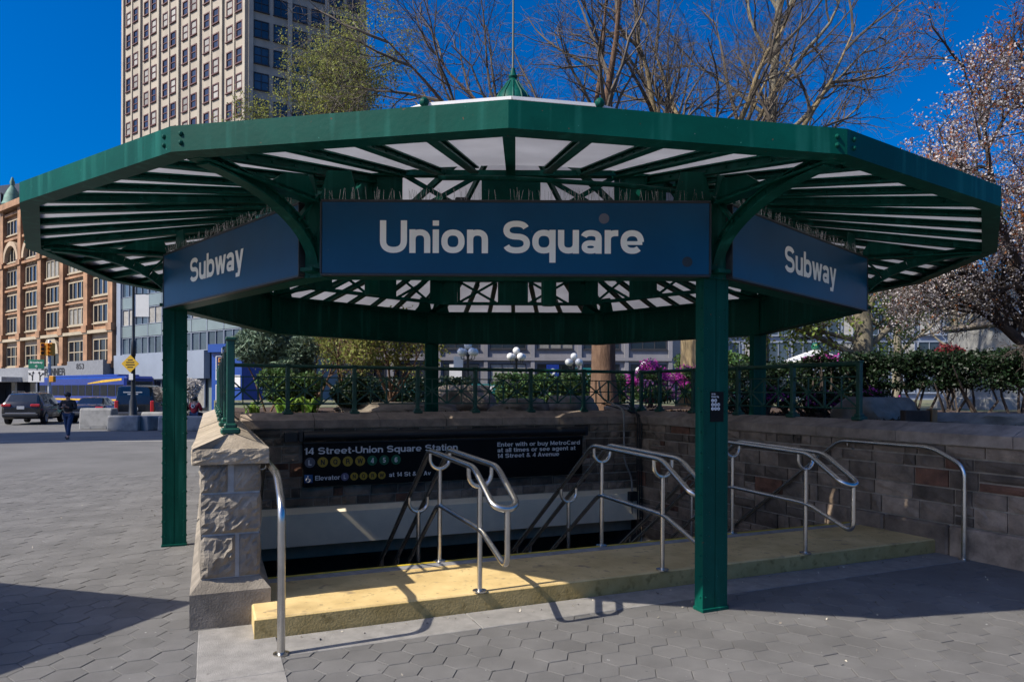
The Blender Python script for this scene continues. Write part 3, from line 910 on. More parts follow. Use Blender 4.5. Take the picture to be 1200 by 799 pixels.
# ================================================================== STAINLESS HANDRAILS
SLOPE = .733
def flange(b, p, r=.06):
    b.lathe(p, [(r, 0), (r, .012), (r * .6, .018)], 14)
def double_rail(s0, label):
    th_ = thing('handrail', label, 'handrail', xy(s0, -3, .15), 'double handrails on the stairs')
    m = M['steel']
    zl = lambda t: 1.235 - SLOPE * (t + 2.44)
    prof = [(1.7, zl(1.7)), (-2.44, 1.235), (-3.70, 1.195), (-4.07, .975)]
    L_ = fillet([xy(s0 - .1, t, z) for t, z in prof], .09, 6)
    R_ = fillet([xy(s0 + .1, t, z) for t, z in prof], .09, 6)
    dv = (L_[-1] - L_[-3]).normalized()
    arc = [(L_[-1] + R_[-1]) / 2 - E1 * .1 * math.cos(a) + dv * .1 * math.sin(a) for a in np.linspace(0, math.pi, 11)[1:-1]]
    b = MB(); b.tube(L_ + arc + R_[::-1], .0255, 12); b.build('top_rail', m, th_, True)
    end = (L_[-1] + R_[-1]) / 2 + dv * .1
    mid = [end + Vector((0, 0, -.01)), xy(s0, -4.165, .50), xy(s0, -4.06, .485), xy(s0, -3.60, .665), xy(s0, -2.41, .70), xy(s0, 1.6, .70 - SLOPE * 4.01)]
    mid[1] = Vector((end.x, end.y, .47)); mid.pop(2)
    b = MB(); b.tube(fillet(mid, .11, 7), .0225, 12); b.build('lower_rail', m, th_, True)
    for t, zt_, zf in ((-3.57, 1.195, .15), (-2.46, 1.23, .15), (-1.70, zl(-1.70), .15 - .19 * 4 + .02), (-.42, zl(-.42), .15 - .19 * 9), (.9, zl(.9), .15 - .19 * 14)):
        yk = [xy(s0 - .1, t, zt_ - .01), xy(s0 - .1, t, zt_ - .075)] + [xy(s0 - .1 * math.cos(a), t, zt_ - .075 - .1 * math.sin(a)) for a in np.linspace(0, math.pi, 11)[1:-1]] + [xy(s0 + .1, t, zt_ - .075), xy(s0 + .1, t, zt_ - .01)]
        b = MB(); b.tube([xy(s0, t, zf), xy(s0, t, zt_ - .17)], .022, 12); p = b.build('post', m, th_, True)
        b = MB(); b.tube(yk, .019, 10); b.build('yoke', m, p, True)
        b = MB(); flange(b, xy(s0, t, zf + .001)); b.build('base_flange', m, p, True)
double_rail(-1.865, 'stainless double handrail nearest the pale stone pier, in sunlight')
double_rail(-.045, 'stainless double handrail whose end passes behind the front green post')
double_rail(1.73, 'stainless double handrail between the front green post and the right wall')
def wall_rail(s0, sg, label, n_in):
    th_ = thing('handrail', label, 'handrail', xy(s0, -3.95, 0))
    pts = fillet([xy(s0, -3.98, 0), xy(s0, -3.98, 1.02), xy(s0, -3.60, 1.195), xy(s0, -2.33, 1.195), xy(s0 - sg * .0, 1.8, 1.195 - SLOPE * 4.13)], .12, 7)
    b = MB(); b.tube(pts, .0275, 14); b.build('rail', M['steel'], th_, True)
    b = MB(); flange(b, xy(s0, -3.98, .001), .055); b.build('base_flange', M['steel'], th_, True)
    for t, z in ((-2.45, 1.195), (-1.2, 1.195 - SLOPE * 1.13), (.2, 1.195 - SLOPE * 2.53)):
        b = MB(); b.tube(fillet([xy(s0, t, z - .02), xy(s0, t, z - .08), xy(s0 + sg * .12, t, z - .08)], .03, 4), .008, 8)
        b.tube([xy(s0 + sg * .10, t, z - .08), xy(s0 + sg * .12, t, z - .08)], .03, 12); b.build('wall_bracket', M['steel'], th_, True)
wall_rail(-3.47, -1, 'single bent steel handrail in front of the pale stone pier', E1)
wall_rail(3.60, 1, 'single bent steel handrail along the dark right wall', -E1)

# ================================================================== BLACK STATION SIGN ON THE BACK WALL
SG = thing('station_sign', 'long black station sign with coloured route bullets on the back wall', 'sign', xy(-.15, 2.2, .32))
b = MB(); b.box(xy(-.147, 2.25, .662), (4.91, .085, .672), RST, .006); pn = b.build('panel', M['black_sign'], SG)
b = MB()
b.tube([xy(-2.6, 2.17, 1.115), xy(2.31, 2.17, 1.115)], .075, 14); b.build('lamp_housing', M['dark_metal'], SG, True)
for s_ in (-2.64, 2.35):
    b = MB(); b.box(xy(s_, 2.2, 1.11), (.07, .14, .16), RST, .01); b.build('end_bracket', M['dark_metal'], SG)
b = MB(); b.box(xy(-2.78, 2.24, 1.10), (.2, .1, .15), RST, .008); b.build('junction_box', M['dark_metal'], SG)
b = MB(); b.box(xy(-.147, 2.25, 1.01), (4.91, .1, .02), RST); b.build('top_edge', M['dark_metal'], SG)
TS = 2.2065
def st_text(s, s0, z, cap, width, m, par, bold=.09, align='LEFT'):
    return text(s, 'lettering', m, par, xy(s0, TS, z), E1, (0, 0, 1), cap, width, bold, align, .002)
st_text('14 Street-Union Square Station', -2.59, .83, .105, 2.5, M['grey_letter'], pn)
M['b_grey'] = mat('route_grey', (0.16, 0.17, 0.22), .4, var=.05); M['b_yel'] = mat('route_yellow', (0.55, .37, .02), .4, var=.05)
M['b_grn'] = mat('route_green', (0.0, .17, .075), .4, var=.05); M['b_blue'] = mat('access_blue', (0.01, .09, .33), .4, var=.05)
M['b_pur'] = mat('route_lilac', (0.20, .18, .33), .4, var=.05)
def bullet(ch, s_, z, r, m, ink):
    b = MB(); b.tube([xy(s_, TS + .003, z), xy(s_, TS - .001, z)], r, 24); o = b.build('route_bullet', m, pn)
    text(ch, 'letter', ink, o, xy(s_, TS - .0015, z - r * .52), E1, (0, 0, 1), r * 1.04, None, .1, 'CENTER', .002)
for k, ch in enumerate('LNQRW456'):
    m = M['b_grey'] if k == 0 else (M['b_yel'] if k < 5 else M['b_grn'])
    ink = M['grey_letter'] if k == 0 or k > 4 else M['black']
    bullet(ch, -2.50 + k * .1935, .705, .079, m, ink)
b = MB(); b.box(xy(-2.52, TS, .455), (.125, .004, .125), RST); ic = b.build('access_symbol', M['b_blue'], pn)
b = MB()
b.tube([xy(-2.53, TS - .003, .495), xy(-2.53, TS - .004, .495)], .011, 10)
b.beam(xy(-2.53, TS - .0035, .485), xy(-2.525, TS - .0035, .445), .002, .010, E1); b.beam(xy(-2.525, TS - .0035, .445), xy(-2.495, TS - .0035, .445), .002, .010)
b.beam(xy(-2.495, TS - .0035, .447), xy(-2.482, TS - .0035, .412), .002, .010, E1)
b.tube([xy(-2.528 + .03 * math.cos(a), TS - .0035, .434 + .03 * math.sin(a)) for a in np.linspace(R(120), R(385), 12)], .004, 5)
b.build('wheelchair_mark', M['white'], ic)
st_text('Elevator', -2.42, .425, .072, .38, M['grey_letter'], pn)
for k, ch in enumerate('LNQRW'):
    bullet(ch, -1.965 + k * .147, .462, .062, M['b_pur'] if k == 0 else M['b_yel'], M['grey_letter'] if k == 0 else M['black'])
st_text('at 14 St & 4 Av', -1.26, .43, .07, .70, M['grey_letter'], pn)
for k, (ln, wd) in enumerate((('Enter with or buy MetroCard', 1.62), ('at all times or see agent at', 1.53), ('14 Street & 4 Avenue', 1.2))):
    st_text(ln, .63, .868 - k * .098, .073, wd, M['grey_letter'], pn, .095)

# conduit, box and cables in the corner
cb = thing('conduit_pipe', 'pale steel conduit with a junction box in the corner of the stairwell', 'conduit', xy(3.2, 2.2, 0))
b = MB(); b.tube(fillet([xy(2.98, 2.78, 2.02), xy(2.98, 2.70, 1.70), xy(3.16, 2.17, 1.50), xy(3.17, 2.17, .55), xy(3.32, 2.13, .20), xy(3.32, 2.13, -.45)], .12, 6), .019, 10); b.build('pipe', M['conduit'], cb, True)
b = MB(); b.box(xy(3.32, 2.11, -.12), (.17, .1, .17), RST, .01); b.build('junction_box', M['dark_metal'], cb)
for k in range(3):
    c = MB(); o_ = .045 * k
    c.tube(fillet([xy(3.7 - .3 * k, 2.9, 1.60), xy(3.5, 2.6, 1.66 - .1 * k), xy(3.44 + o_ * .6, 2.12 - o_ * .5, 1.40), xy(3.42 + o_ * .6, 2.12 - o_ * .5, .6), xy(3.45 + o_ * .5, 2.12 - o_, -.9)], .2, 6), .012, 8)
    tag(c.build('cable', M['cable'], None, True), ['black cable hanging nearest the conduit in the stairwell corner', 'middle black cable hanging in the stairwell corner', 'black cable hanging closest to the right wall in the stairwell corner'][k], 'cable', 'cables in the stairwell corner')
# ================================================================== THE CANOPY
CN = thing('subway_canopy', 'big octagonal green steel canopy with milky glass roof over the stairs', 'canopy', (0, 0, 0))
RO, RI, RD = 5.73, 4.30, 3.43       # fascia, ring beam and drum radii
ZFB, ZFT = 3.35, 3.517              # fascia bottom and top
ZRIM = 3.44                         # underside of glass at the fascia
ZDR = 3.87                          # underside of glass at the drum
CX = -0.045
CEN = Vector((CX, 0, 0))
def pol(r, a, z, c=CEN): return c + Vector((r * math.cos(a), r * math.sin(a), z))
GR = M['green']
A0 = R(-90)
def oct_r(a, Rv):      # radius of the octagon (vertices at A0+22.5+45k) in direction a
    q = (a - A0 + R(22.5)) % R(45) - R(22.5)
    return Rv * math.cos(R(22.5)) / math.cos(q)
def hex_r(a, Rv):      # radius of the 16-gon (vertices at A0+22.5k)
    q = (a - A0) % R(22.5) - R(11.25)
    return Rv * math.cos(R(11.25)) / math.cos(q)

# fascia: 16 channel pieces
def local(b, name, m, par, k, smooth=False):
    return b
for k in range(16):
    a0, a1 = A0 + R(22.5) * k, A0 + R(22.5) * (k + 1)
    b = MB()
    p0, p1 = pol(RO, a0, 0), pol(RO, a1, 0)
    q0, q1 = pol(RO - .025, a0, 0), pol(RO - .025, a1, 0)
    h0, h1 = pol(RO - .14, a0, 0), pol(RO - .14, a1, 0)
    V = lambda p, z: p + Vector((0, 0, z))
    # web
    b.add([V(p0, ZFB), V(p1, ZFB), V(p1, ZFT), V(p0, ZFT), V(q0, ZFB), V(q1, ZFB), V(q1, ZFT), V(q0, ZFT)],
          [(0, 1, 2, 3), (5, 4, 7, 6), (3, 2, 6, 7), (1, 0, 4, 5)])
    # flanges
    for z in (ZFB, ZFT - .015):
        b.add([V(q0, z), V(q1, z), V(q1, z + .015), V(q0, z + .015), V(h0, z), V(h1, z), V(h1, z + .015), V(h0, z + .015)],
              [(1, 0, 4, 5), (2, 3, 7, 6)[::-1], (4, 7, 6, 5)[::-1]])
    fs_ = b.build('fascia', GR, CN)
    for e, sg in ((a0, 1), (a1, -1)):
        kk = round((e - A0) / R(22.5))
        if kk % 2 == 1:
            u = (p1 - p0).normalized() * sg; n_ = Vector((u.y, -u.x, 0)) * sg
            base = pol(RO, e, 0) + u * .075
            for z in (ZFB + .055, ZFB + .112):
                b = MB(); b.ball(base + Vector((0, 0, z)), .017, 8, 5, (1, 1, .95)); b.build('bolt', GR, fs_, True)

# ribs: 64 riveted tees under the glass
def rib(a):
    ro = hex_r(a, RO - .026); ri = RD - .02
    zo, zi = ZRIM, ZDR
    b = MB()
    t = Vector((-math.sin(a), math.cos(a), 0))
    P0, P1 = pol(ri, a, zi), pol(ro, a, zo)
    d = (P1 - P0).normalized(); up = t.cross(d); up = up if up.z > 0 else -up
    hip = round((a - A0) / R(5.625)) % 4 == 0
    hh = .08 if hip else .058
    b.beam(P0 - up * (hh / 2), P1 - up * (hh / 2), .014, hh, up)
    for sg in (-1, 1):
        b.beam(P0 - up * (hh - .006) + t * sg * .024, P1 - up * (hh - .006) + t * sg * .024, .034, .012, up)
        b.beam(P0 - up * .006 + t * sg * .024, P1 - up * .006 + t * sg * .024, .034, .012, up)
    L = (P1 - P0).length; n = 9
    for i in range(n):
        c = P0 + d * (L * (i + .5) / n) - up * (hh * .52)
        for sg in (-1, 1): b.ball(c + t * sg * .009, .0125, 6, 4)
    return b.build('rib', GR, CN)
for k in range(64): rib(A0 + R(5.625) * k)

# glass
def glass_quad(pts, parent=CN):
    b = MB(); n_ = (pts[1] - pts[0]).cross(pts[3] - pts[0] if len(pts) > 3 else pts[2] - pts[0]).normalized()
    if n_.z < 0: n_ = -n_
    b.prism(pts, n_ * .012); return b.build('glass_panel', M['roof_glass'], parent)
for k in range(64):
    a, c = A0 + R(5.625) * k, A0 + R(5.625) * (k + 1)
    e = R(.09)
    glass_quad([pol(hex_r(a, RO - .03), a + e, ZRIM + .004), pol(hex_r(c, RO - .03), c - e, ZRIM + .004), pol(RD, c - e, ZDR + .004), pol(RD, a + e, ZDR + .004)])

# drum: an octagonal lattice girder hung under the glass
ZD0, ZD1 = 3.445, 3.875
for k in range(8):
    a0, a1 = A0 + R(22.5 + 45 * k), A0 + R(22.5 + 45 * (k + 1))
    p0, p1 = pol(RD, a0, 0), pol(RD, a1, 0)
    u = (p1 - p0).normalized(); L = (p1 - p0).length; n_ = Vector((u.y, -u.x, 0))
    V = lambda x, z, o=0.0: p0 + u * x + n_ * o + Vector((0, 0, z))
    for z in (ZD0, ZD1):
        b = MB(); b.beam(V(0, z), V(L, z), .09, .05); b.build('chord', GR, CN)
    for x0, x1 in ((0, .28), (L / 2 - .28, L / 2 + .28), (L - .28, L)):
        b = MB(); b.box(V((x0 + x1) / 2, (ZD0 + ZD1) / 2), (x1 - x0, .016, ZD1 - ZD0 - .05), RZ(math.atan2(u.y, u.x)))
        for x in ((x0 + x1) / 2,) if 0 < x0 < L - .3 else ((x0 if x0 > 0 else x1 - .28),):
            for o in (-.028, .028): b.beam(V(x + o, ZD0), V(x + o, ZD1), .012, .05, u)
        for i in range(4):
            for x in (x0 + .03, x1 - .03): b.ball(V(x, ZD0 + .06 + i * .105, .01), .011, 6, 4)
        b.build('drum_plate', GR, CN)
    for x0, x1 in ((.28, L / 2 - .28), (L / 2 + .28, L - .28)):
        for za, zb, o in ((ZD0, ZD1, .012), (ZD1, ZD0, -.012)):
            b = MB(); b.beam(V(x0, za, o), V(x1, zb, o), .010, .045); b.build('lattice_bar', GR, CN)

# upper roof: steep glazed cone, clerestory curb, cap and finial
RU, ZU0, ZU1 = 2.42, 4.40, 4.90
for k in range(32):
    a, c = A0 + R(11.25) * k, A0 + R(11.25) * (k + 1)
    glass_quad([pol(RD, a, ZDR + .03), pol(RD, c, ZDR + .03), pol(RU, c, ZU0), pol(RU, a, ZU0)])
    b = MB(); b.beam(pol(RD, a, ZDR - .02), pol(RU, a, ZU0 - .05), .05, .1); b.build('upper_rib', GR, CN)
for k in range(16):
    a, c = A0 + R(22.5) * k, A0 + R(22.5) * (k + 1)
    b = MB(); b.prism([pol(RU, a, ZU0), pol(RU, c, ZU0), pol(RU, c, ZU1), pol(RU, a, ZU1)], pol(1, (a + c) / 2 + math.pi, 0, Vector((0, 0, 0))) * .015); b.build('clerestory_pane', M['roof_glass'], CN)
    b = MB(); b.beam(pol(RU + .02, a, ZU1), pol(RU + .02, c, ZU1), .05, .035); b.build('lantern_curb', M['white'], CN)
    glass_quad([pol(RU, a, ZU1 + .01), pol(RU, c, ZU1 + .01), pol(.32, c, 5.70), pol(.32, a, 5.70)])
    b = MB(); b.beam(pol(RU, a, ZU1 - .05), pol(.3, a, 5.65), .05, .1); b.build('upper_rib', GR, CN)
    if k % 2 == 1:
        b = MB(); b.ball(pol(RU + .05, a, ZU1 + .02), .055, 8, 6); b.build('hip_knob', GR, CN, True)
fn = MB()
prof = [(.27, 5.62), (.27, 5.72), (.26, 5.83), (.22, 5.95), (.15, 6.04), (.085, 6.14), (.05, 6.19), (.066, 6.22), (.045, 6.26), (.026, 6.34)]
fn.lathe(CEN, prof, 24)
for k in range(12):
    a = R(30) * k
    fn.tube([pol(r, a, z) for r, z in prof[1:6]], .014, 5)
fin = fn.build('finial_dome', M['copper'] if False else GR, CN, True, 50)
b = MB(); b.tube([CEN + Vector((0, 0, 6.3)), CEN + Vector((0, 0, 8.6))], [.018, .009], 8); b.build('finial_rod', M['rod'], fin, True)

# ring beam: eight riveted plate girders
OCT = [pol(RI, A0 + R(-22.5 + 45 * k), 0, Vector((0, 0, 0))) for k in range(9)]
ZB0, ZB1 = 2.75, 3.37
for k in range(8):
    p0, p1 = OCT[k], OCT[k + 1]
    u = (p1 - p0).normalized(); L = (p1 - p0).length; n_ = Vector((u.y, -u.x, 0)); ang = math.atan2(u.y, u.x)
    mid = (p0 + p1) / 2
    b = MB()
    b.box(mid + Vector((0, 0, (ZB0 + ZB1) / 2)), (L, .018, ZB1 - ZB0), RZ(ang))
    for z in (ZB0 + .008, ZB1 - .008): b.box(mid + Vector((0, 0, z)), (L - .02, .17, .018), RZ(ang))
    for z, zz in ((ZB0 + .04, 1), (ZB1 - .04, -1)):
        for sg in (-1, 1): b.box(mid + n_ * sg * .017 + Vector((0, 0, z)), (L - .04, .014, .06), RZ(ang))
    for i in range(20):
        for z in (ZB0 + .04, ZB1 - .04):
            for sg in (-1, 1): b.ball(p0 + u * (L * (i + .5) / 20) + n_ * sg * .026 + Vector((0, 0, z)), .011, 6, 4)
    b.build('ring_beam', GR, CN)

# posts at every other corner
def post(p):
    b = MB(); h = ZB0 + .02
    for sg in (-1, 1): b.box(p + RST @ Vector((sg * .062, -.045, h / 2)), (.118, .012, h), RST)
    b.box(p + RST @ Vector((0, 0, h / 2)), (.2, .078, h), RST)
    for sg in (-1, 1): b.box(p + RST @ Vector((sg * .062, .045, h / 2)), (.118, .012, h), RST)
    for sg in (-1, 1): b.box(p + RST @ Vector((sg * .112, 0, h / 2)), (.03, .104, h), RST)
    o = b.build('post', GR, CN)
    b = MB()
    i = 0; z = .12
    while z < h:
        for sg in (-1, 1):
            b.ball(p + RST @ Vector((sg * .128, -.025, z)), .011, 6, 4); b.ball(p + RST @ Vector((sg * .095, -.051, z)), .008, 6, 4)
        z += .17
    tag(b.build('rivet_row', GR, o, True), kind='stuff')
    b = MB(); b.box(p + Vector((0, 0, .012)), (.27, .13, .03), RST, .004); b.build('base_plate', GR, o)
for k in (7, 1, 3, 5): post(Vector((OCT[k].x, OCT[k].y, 0)))

# cantilever brackets at the eight corners
for k in range(8):
    a = A0 + R(-22.5 + 45 * k)
    d = Vector((math.cos(a), math.sin(a), 0)); t = Vector((-d.y, d.x, 0))
    P = lambda r, z, o=0.0: Vector((0, 0, 0)) + d * r + t * o + Vector((0, 0, z))
    zr = lambda r: ZRIM + (ZDR - ZRIM) * (RO - r) / (RO - RD) - .12
    b = MB()
    b.beam(P(RI - .05, 3.365), P(RO - .13, 3.355), .12, .016); b.beam(P(RI - .05, 3.395), P(RO - .13, 3.38), .014, .05)
    for i in range(9): 
        for sg in (-1, 1): b.ball(P(RI + .1 + i * .14, 3.376, sg * .035), .011, 6, 4)
    arm = b.build('bracket_arm', GR, CN)
    # trapezoid gusset above the corner, in the plane of the arm, and end plate at the fascia
    b = MB(); b.prism([P(RI + .02, 3.37, -.007), P(RI + .62, 3.37, -.007), P(RI + .42, zr(RI + .42), -.007), P(RI + .14, zr(RI + .14), -.007)], t * .014); b.build('gusset_plate', GR, arm)
    b = MB(); b.prism([P(RI + .95, 3.372, -.008), P(RO - .14, 3.362, -.008), P(RO - .14, zr(RO - .14) + .02, -.008), P(RI + 1.08, zr(RI + 1.08), -.008)], t * .016); b.build('end_plate', GR, arm)
    # arch: a quarter of an ellipse from the fascia down to the ring
    arc = [(RO - .16 - (RO - .16 - RI - .03) * (1 - math.cos(q)), 2.80 + (3.33 - 2.80) * math.cos(q - R(90)) if False else 3.33 - (3.33 - 2.80) * (1 - math.sin(R(90) - q) ) ) for q in []]
    ra, rb = (RO - .20) - (RI + .06), 3.335 - 2.80
    pts = [P(RI + .06 + ra * math.sin(q) ** 1.0, 2.80 + rb * (1 - math.cos(q)) if False else 2.80, 0) for q in []]
    N_ = 16
    crv = [(RI + .06 + ra * (1 - math.cos(q)), 2.80 + rb * math.sin(q)) for q in np.linspace(0, math.pi / 2, N_)]
    b = MB(); outer = crv
    for i in range(N_ - 1):
        (r0, z0), (r1, z1) = crv[i], crv[i + 1]
        b.beam(P(r0, z0), P(r1, z1), .10, .014, t.cross(P(r1, z1) - P(r0, z0)))
        nn = t.cross((P(r1, z1) - P(r0, z0)).normalized())
        if nn.z < 0: nn = -nn
        q0, q1 = P(r0, z0) , P(r1, z1)
        b.prism([q0 - t * .007, q1 - t * .007, q1 - t * .007 + nn * .085, q0 - t * .007 + nn * .085], t * .014)
        b.beam(q0 + nn * .085, q1 + nn * .085, .065, .012, nn)
    b.build('bracket_arch', GR, arm)
    b = MB(); b.beam(P(RI - .02, 2.80), P(RI + .16, 2.80), .12, .03); b.build('bracket_foot', GR, arm)
    b = MB(); r_, z_ = crv[6]; b.beam(P(r_, z_ + .05), P(RI + .02, z_ + .32), .05, .02); b.build('strut', GR, arm)
    b = MB(); b.box(P(RI, (ZB0 + ZB1) / 2), (.14, .2, ZB1 - ZB0 + .01), RZ(a)); b.build('corner_stiffener', GR, arm)
    # radial gusset over the ring corner to the drum
    b = MB(); b.beam(P(RI, 3.385), P(RD, 3.46), .10, .03); b.build('tie_bar', GR, arm)

# trapezoid plates standing on the ring beam beside each corner
for k in range(8):
    p0, p1 = OCT[k], OCT[k + 1]
    u = (p1 - p0).normalized(); L = (p1 - p0).length; n_ = Vector((u.y, -u.x, 0)); ang = math.atan2(u.y, u.x)
    for x in (.17, L - .17):
        q = p0 + u * x
        zt = ZRIM + (ZDR - ZRIM) * (RO - 4.1) / (RO - RD) - .10
        b = MB(); b.prism([q - u * .17 + Vector((0, 0, ZB1)), q + u * .17 + Vector((0, 0, ZB1)), q + u * .10 + Vector((0, 0, zt)), q - u * .10 + Vector((0, 0, zt))], n_ * .014); b.build('gusset_plate', GR, CN)

# conduit on the drum, pendant cans, small camera
b = MB(); b.tube([pol(RD + .5, A0 + R(-9), 3.62), pol(RD + .42, A0, 3.63), pol(RD + .45, A0 + R(14), 3.60), pol(RD + .6, A0 + R(22), 3.55)], .022, 8); b.build('conduit', GR, CN, True)
for (x, y, z0) in ((-1.45, -2.75, 2.78), (.33, -2.9, 2.66)):
    b = MB(); b.tube([Vector((x, y, z0)), Vector((x, y, z0 + .03)), Vector((x, y, 3.44))], [.07, .075, .075], 14); b.build('pendant_can', GR, CN, True)
b = MB(); b.box((-.5, -3.3, 3.56), (.12, .12, .09), None, .01); b.ball((-.5, -3.3, 3.47), .07, 10, 7); b.build('camera_pod', M['dark_metal'], CN, True)

# ------------------------------------------------------------------ the three blue signs on the ring
def blue_sign(k, word, wd, cap, cx, label, cz):
    p0, p1 = OCT[k], OCT[k + 1]
    u = (p1 - p0).normalized(); n_ = Vector((u.y, -u.x, 0)); mid = (p0 + p1) / 2; ang = math.atan2(u.y, u.x)
    S = thing('subway_sign', label, 'sign', mid + n_ * .12 + Vector((0, 0, 2.76)))
    W_ = 3.16
    b = MB(); b.box(mid + n_ * .125 + Vector((0, 0, 3.058)), (W_, .05, .585), RZ(ang), .004); p = b.build('panel', M['sign_blue'], S)
    for z in (2.758, 3.358):
        b = MB(); b.box(mid + n_ * .125 + Vector((0, 0, z)), (W_ + .02, .062, .02), RZ(ang), .003); b.build('frame_bar', M['sign_frame'], S)
    for x in (-W_ / 2 - .008, W_ / 2 + .008):
        b = MB(); b.box(mid + n_ * .125 + u * x + Vector((0, 0, 3.058)), (.016, .062, .58), RZ(ang), .003); b.build('frame_bar', M['sign_frame'], S)
    text(word, 'lettering', M['white_letter'], p, mid + n_ * .151 + u * cx + Vector((0, 0, cz)), u, (0, 0, 1), cap, wd, .092, 'CENTER', .003)
    # bird spikes
    b = MB()
    for i in range(150):
        q = mid + n_ * .125 + u * random.uniform(-W_ / 2, W_ / 2) + Vector((0, 0, 3.366))
        e = q + Vector((random.gauss(0, .014), random.gauss(0, .014), random.uniform(.07, .11)))
        b.tube([q, e], .0016, 3, False)
    tag(b.build('bird_spikes', M['steel'], S), kind='stuff')
    return S, p, mid, u, n_
S1, pS, mS, uS, nS = blue_sign(0, 'Union Square', 2.15, .265, -.03, 'wide blue sign reading Union Square on the front of the canopy', 2.933)
for x, z, r in ((.72, 3.22, .042), (1.40, 2.87, .042)):
    b = MB(); c = mS + nS * .1508 + uS * x + Vector((0, 0, z)); b.tube([c, c + nS * .0015], r, 20); b.build('sticker', M['b_grey'] if z > 3 else M['sign_frame'], pS)
blue_sign(7, 'Subway', 1.31, .25, -.12, 'blue sign reading Subway on the left, sunlit side of the canopy', 2.955)
blue_sign(1, 'Subway', 1.24, .245, .02, 'blue sign reading Subway on the right, shaded side of the canopy', 2.935)

# black notice stuck on the front right post
pf = OCT[1]; fc = Vector((pf.x, pf.y, 0)) - E2 * .052
NT = thing('route_notice', 'small black notice with pale route circles on the front right post', 'notice', fc + Vector((0, 0, 1.55)))
b = MB(); b.box(fc + E1 * .01 - E2 * .002 + Vector((0, 0, 1.69)), (.135, .004, .25), RST); pl = b.build('plate', M['black_sign'], NT)
o_ = fc - E2 * .0045 + E1 * .01
text('14 St-', 'lettering', M['grey_letter'], pl, o_ - E1 * .06 + Vector((0, 0, 1.788)), E1, (0, 0, 1), .014, .045, .1)
text('Union Sq', 'lettering', M['grey_letter'], pl, o_ - E1 * .06 + Vector((0, 0, 1.766)), E1, (0, 0, 1), .015, .075, .1)
for row, chs in enumerate(('LN', 'QRW', '456')):
    for i, ch in enumerate(chs):
        c = o_ + E1 * (-.047 + i * .031) + Vector((0, 0, 1.742 - row * .034))
        b = MB(); b.tube([c, c - E2 * .0012], .014, 16); q = b.build('route_circle', M['grey_letter'], pl)
        text(ch, 'letter', M['black'], q, c - E2 * .0015 - Vector((0, 0, .007)), E1, (0, 0, 1), .014, None, .1, 'CENTER', .0005)
# ================================================================== BUILDINGS ACROSS THE STREET
class Facade:
    """O: ground point of the left-hand end seen from the street; u along, n towards the street"""
    def __init__(s, O, u):
        s.O = Vector((O[0], O[1], 0)); s.u = Vector((u[0], u[1], 0)).normalized(); s.n = Vector((s.u.y, -s.u.x, 0))
        s.a = math.atan2(s.u.y, s.u.x)
    def p(s, x, z, o=0.0): return s.O + s.u * x + s.n * o + Vector((0, 0, z))
    def box(s, b, x0, x1, z0, z1, o0, o1, mi=0, bev=0.0):
        b.box(s.p((x0 + x1) / 2, (z0 + z1) / 2, (o0 + o1) / 2), (x1 - x0, o1 - o0, z1 - z0), RZ(s.a), bev, mi)

def window(F, par, x0, x1, z0, z1, frame, glass, depth=.12, nm=1, nz=1, fw=.09, sill=True, proto={}):
    """frame (mullions, sill) with panes as sub-parts; meshes are shared between equal windows"""
    key = (round(x1 - x0, 2), round(z1 - z0, 2), frame, glass, nm, nz, round(F.a, 4), fw, round(depth, 3))
    c = F.p((x0 + x1) / 2, (z0 + z1) / 2)
    P = WLOC[par.name]
    if key not in proto:
        W_, H_ = x1 - x0, z1 - z0
        f = MB(); rot = RZ(F.a)
        def bx(x, z, w, h, o, t): f.box(rot @ Vector((x, 0, 0)) + F.n * o + Vector((0, 0, z)), (w, t, h), rot)
        for sx in (-1, 1): bx(sx * (W_ / 2 - fw / 2), 0, fw, H_, .02, .14)
        for sz in (-1, 1): bx(0, sz * (H_ / 2 - fw / 2), W_ - 2 * fw, fw, .02, .14)
        for i in range(1, nm): bx(-W_ / 2 + W_ * i / nm, 0, fw * .9, H_ - 2 * fw, .015, .12)
        for i in range(1, nz): bx(0, -H_ / 2 + H_ * i / nz, W_ - 2 * fw, fw * .7, .01, .1)
        if sill: bx(0, -H_ / 2 - .06, W_ + .16, .12, .08, .3)
        fo = f.build('window', M[frame], par, world=False)
        g_ = MB(); g_.box(F.n * -.03, (W_ - fw, .02, H_ - fw), rot); go = g_.build('pane', M[glass], fo, world=False)
        proto[key] = (fo, go)
        fo.location = c - P
        return fo
    fo, go = proto[key]
    o = inst(fo, 'window', par, c - P); g2 = inst(go, 'pane', o)
    if random.random() < (.38 if frame == 'red_frame' else .22) and glass in ('glass_dark', 'glass_blue'):
        g2.material_slots[0].link = 'OBJECT'; g2.material_slots[0].material = M['blind']
    return o

def wall_mass(F, par, x0, x1, z0, z1, m, depth=12.0, name='wall', o=-.16):
    b = MB(); F.box(b, x0, x1, z0, z1, -depth, o); return b.build(name, m, par)

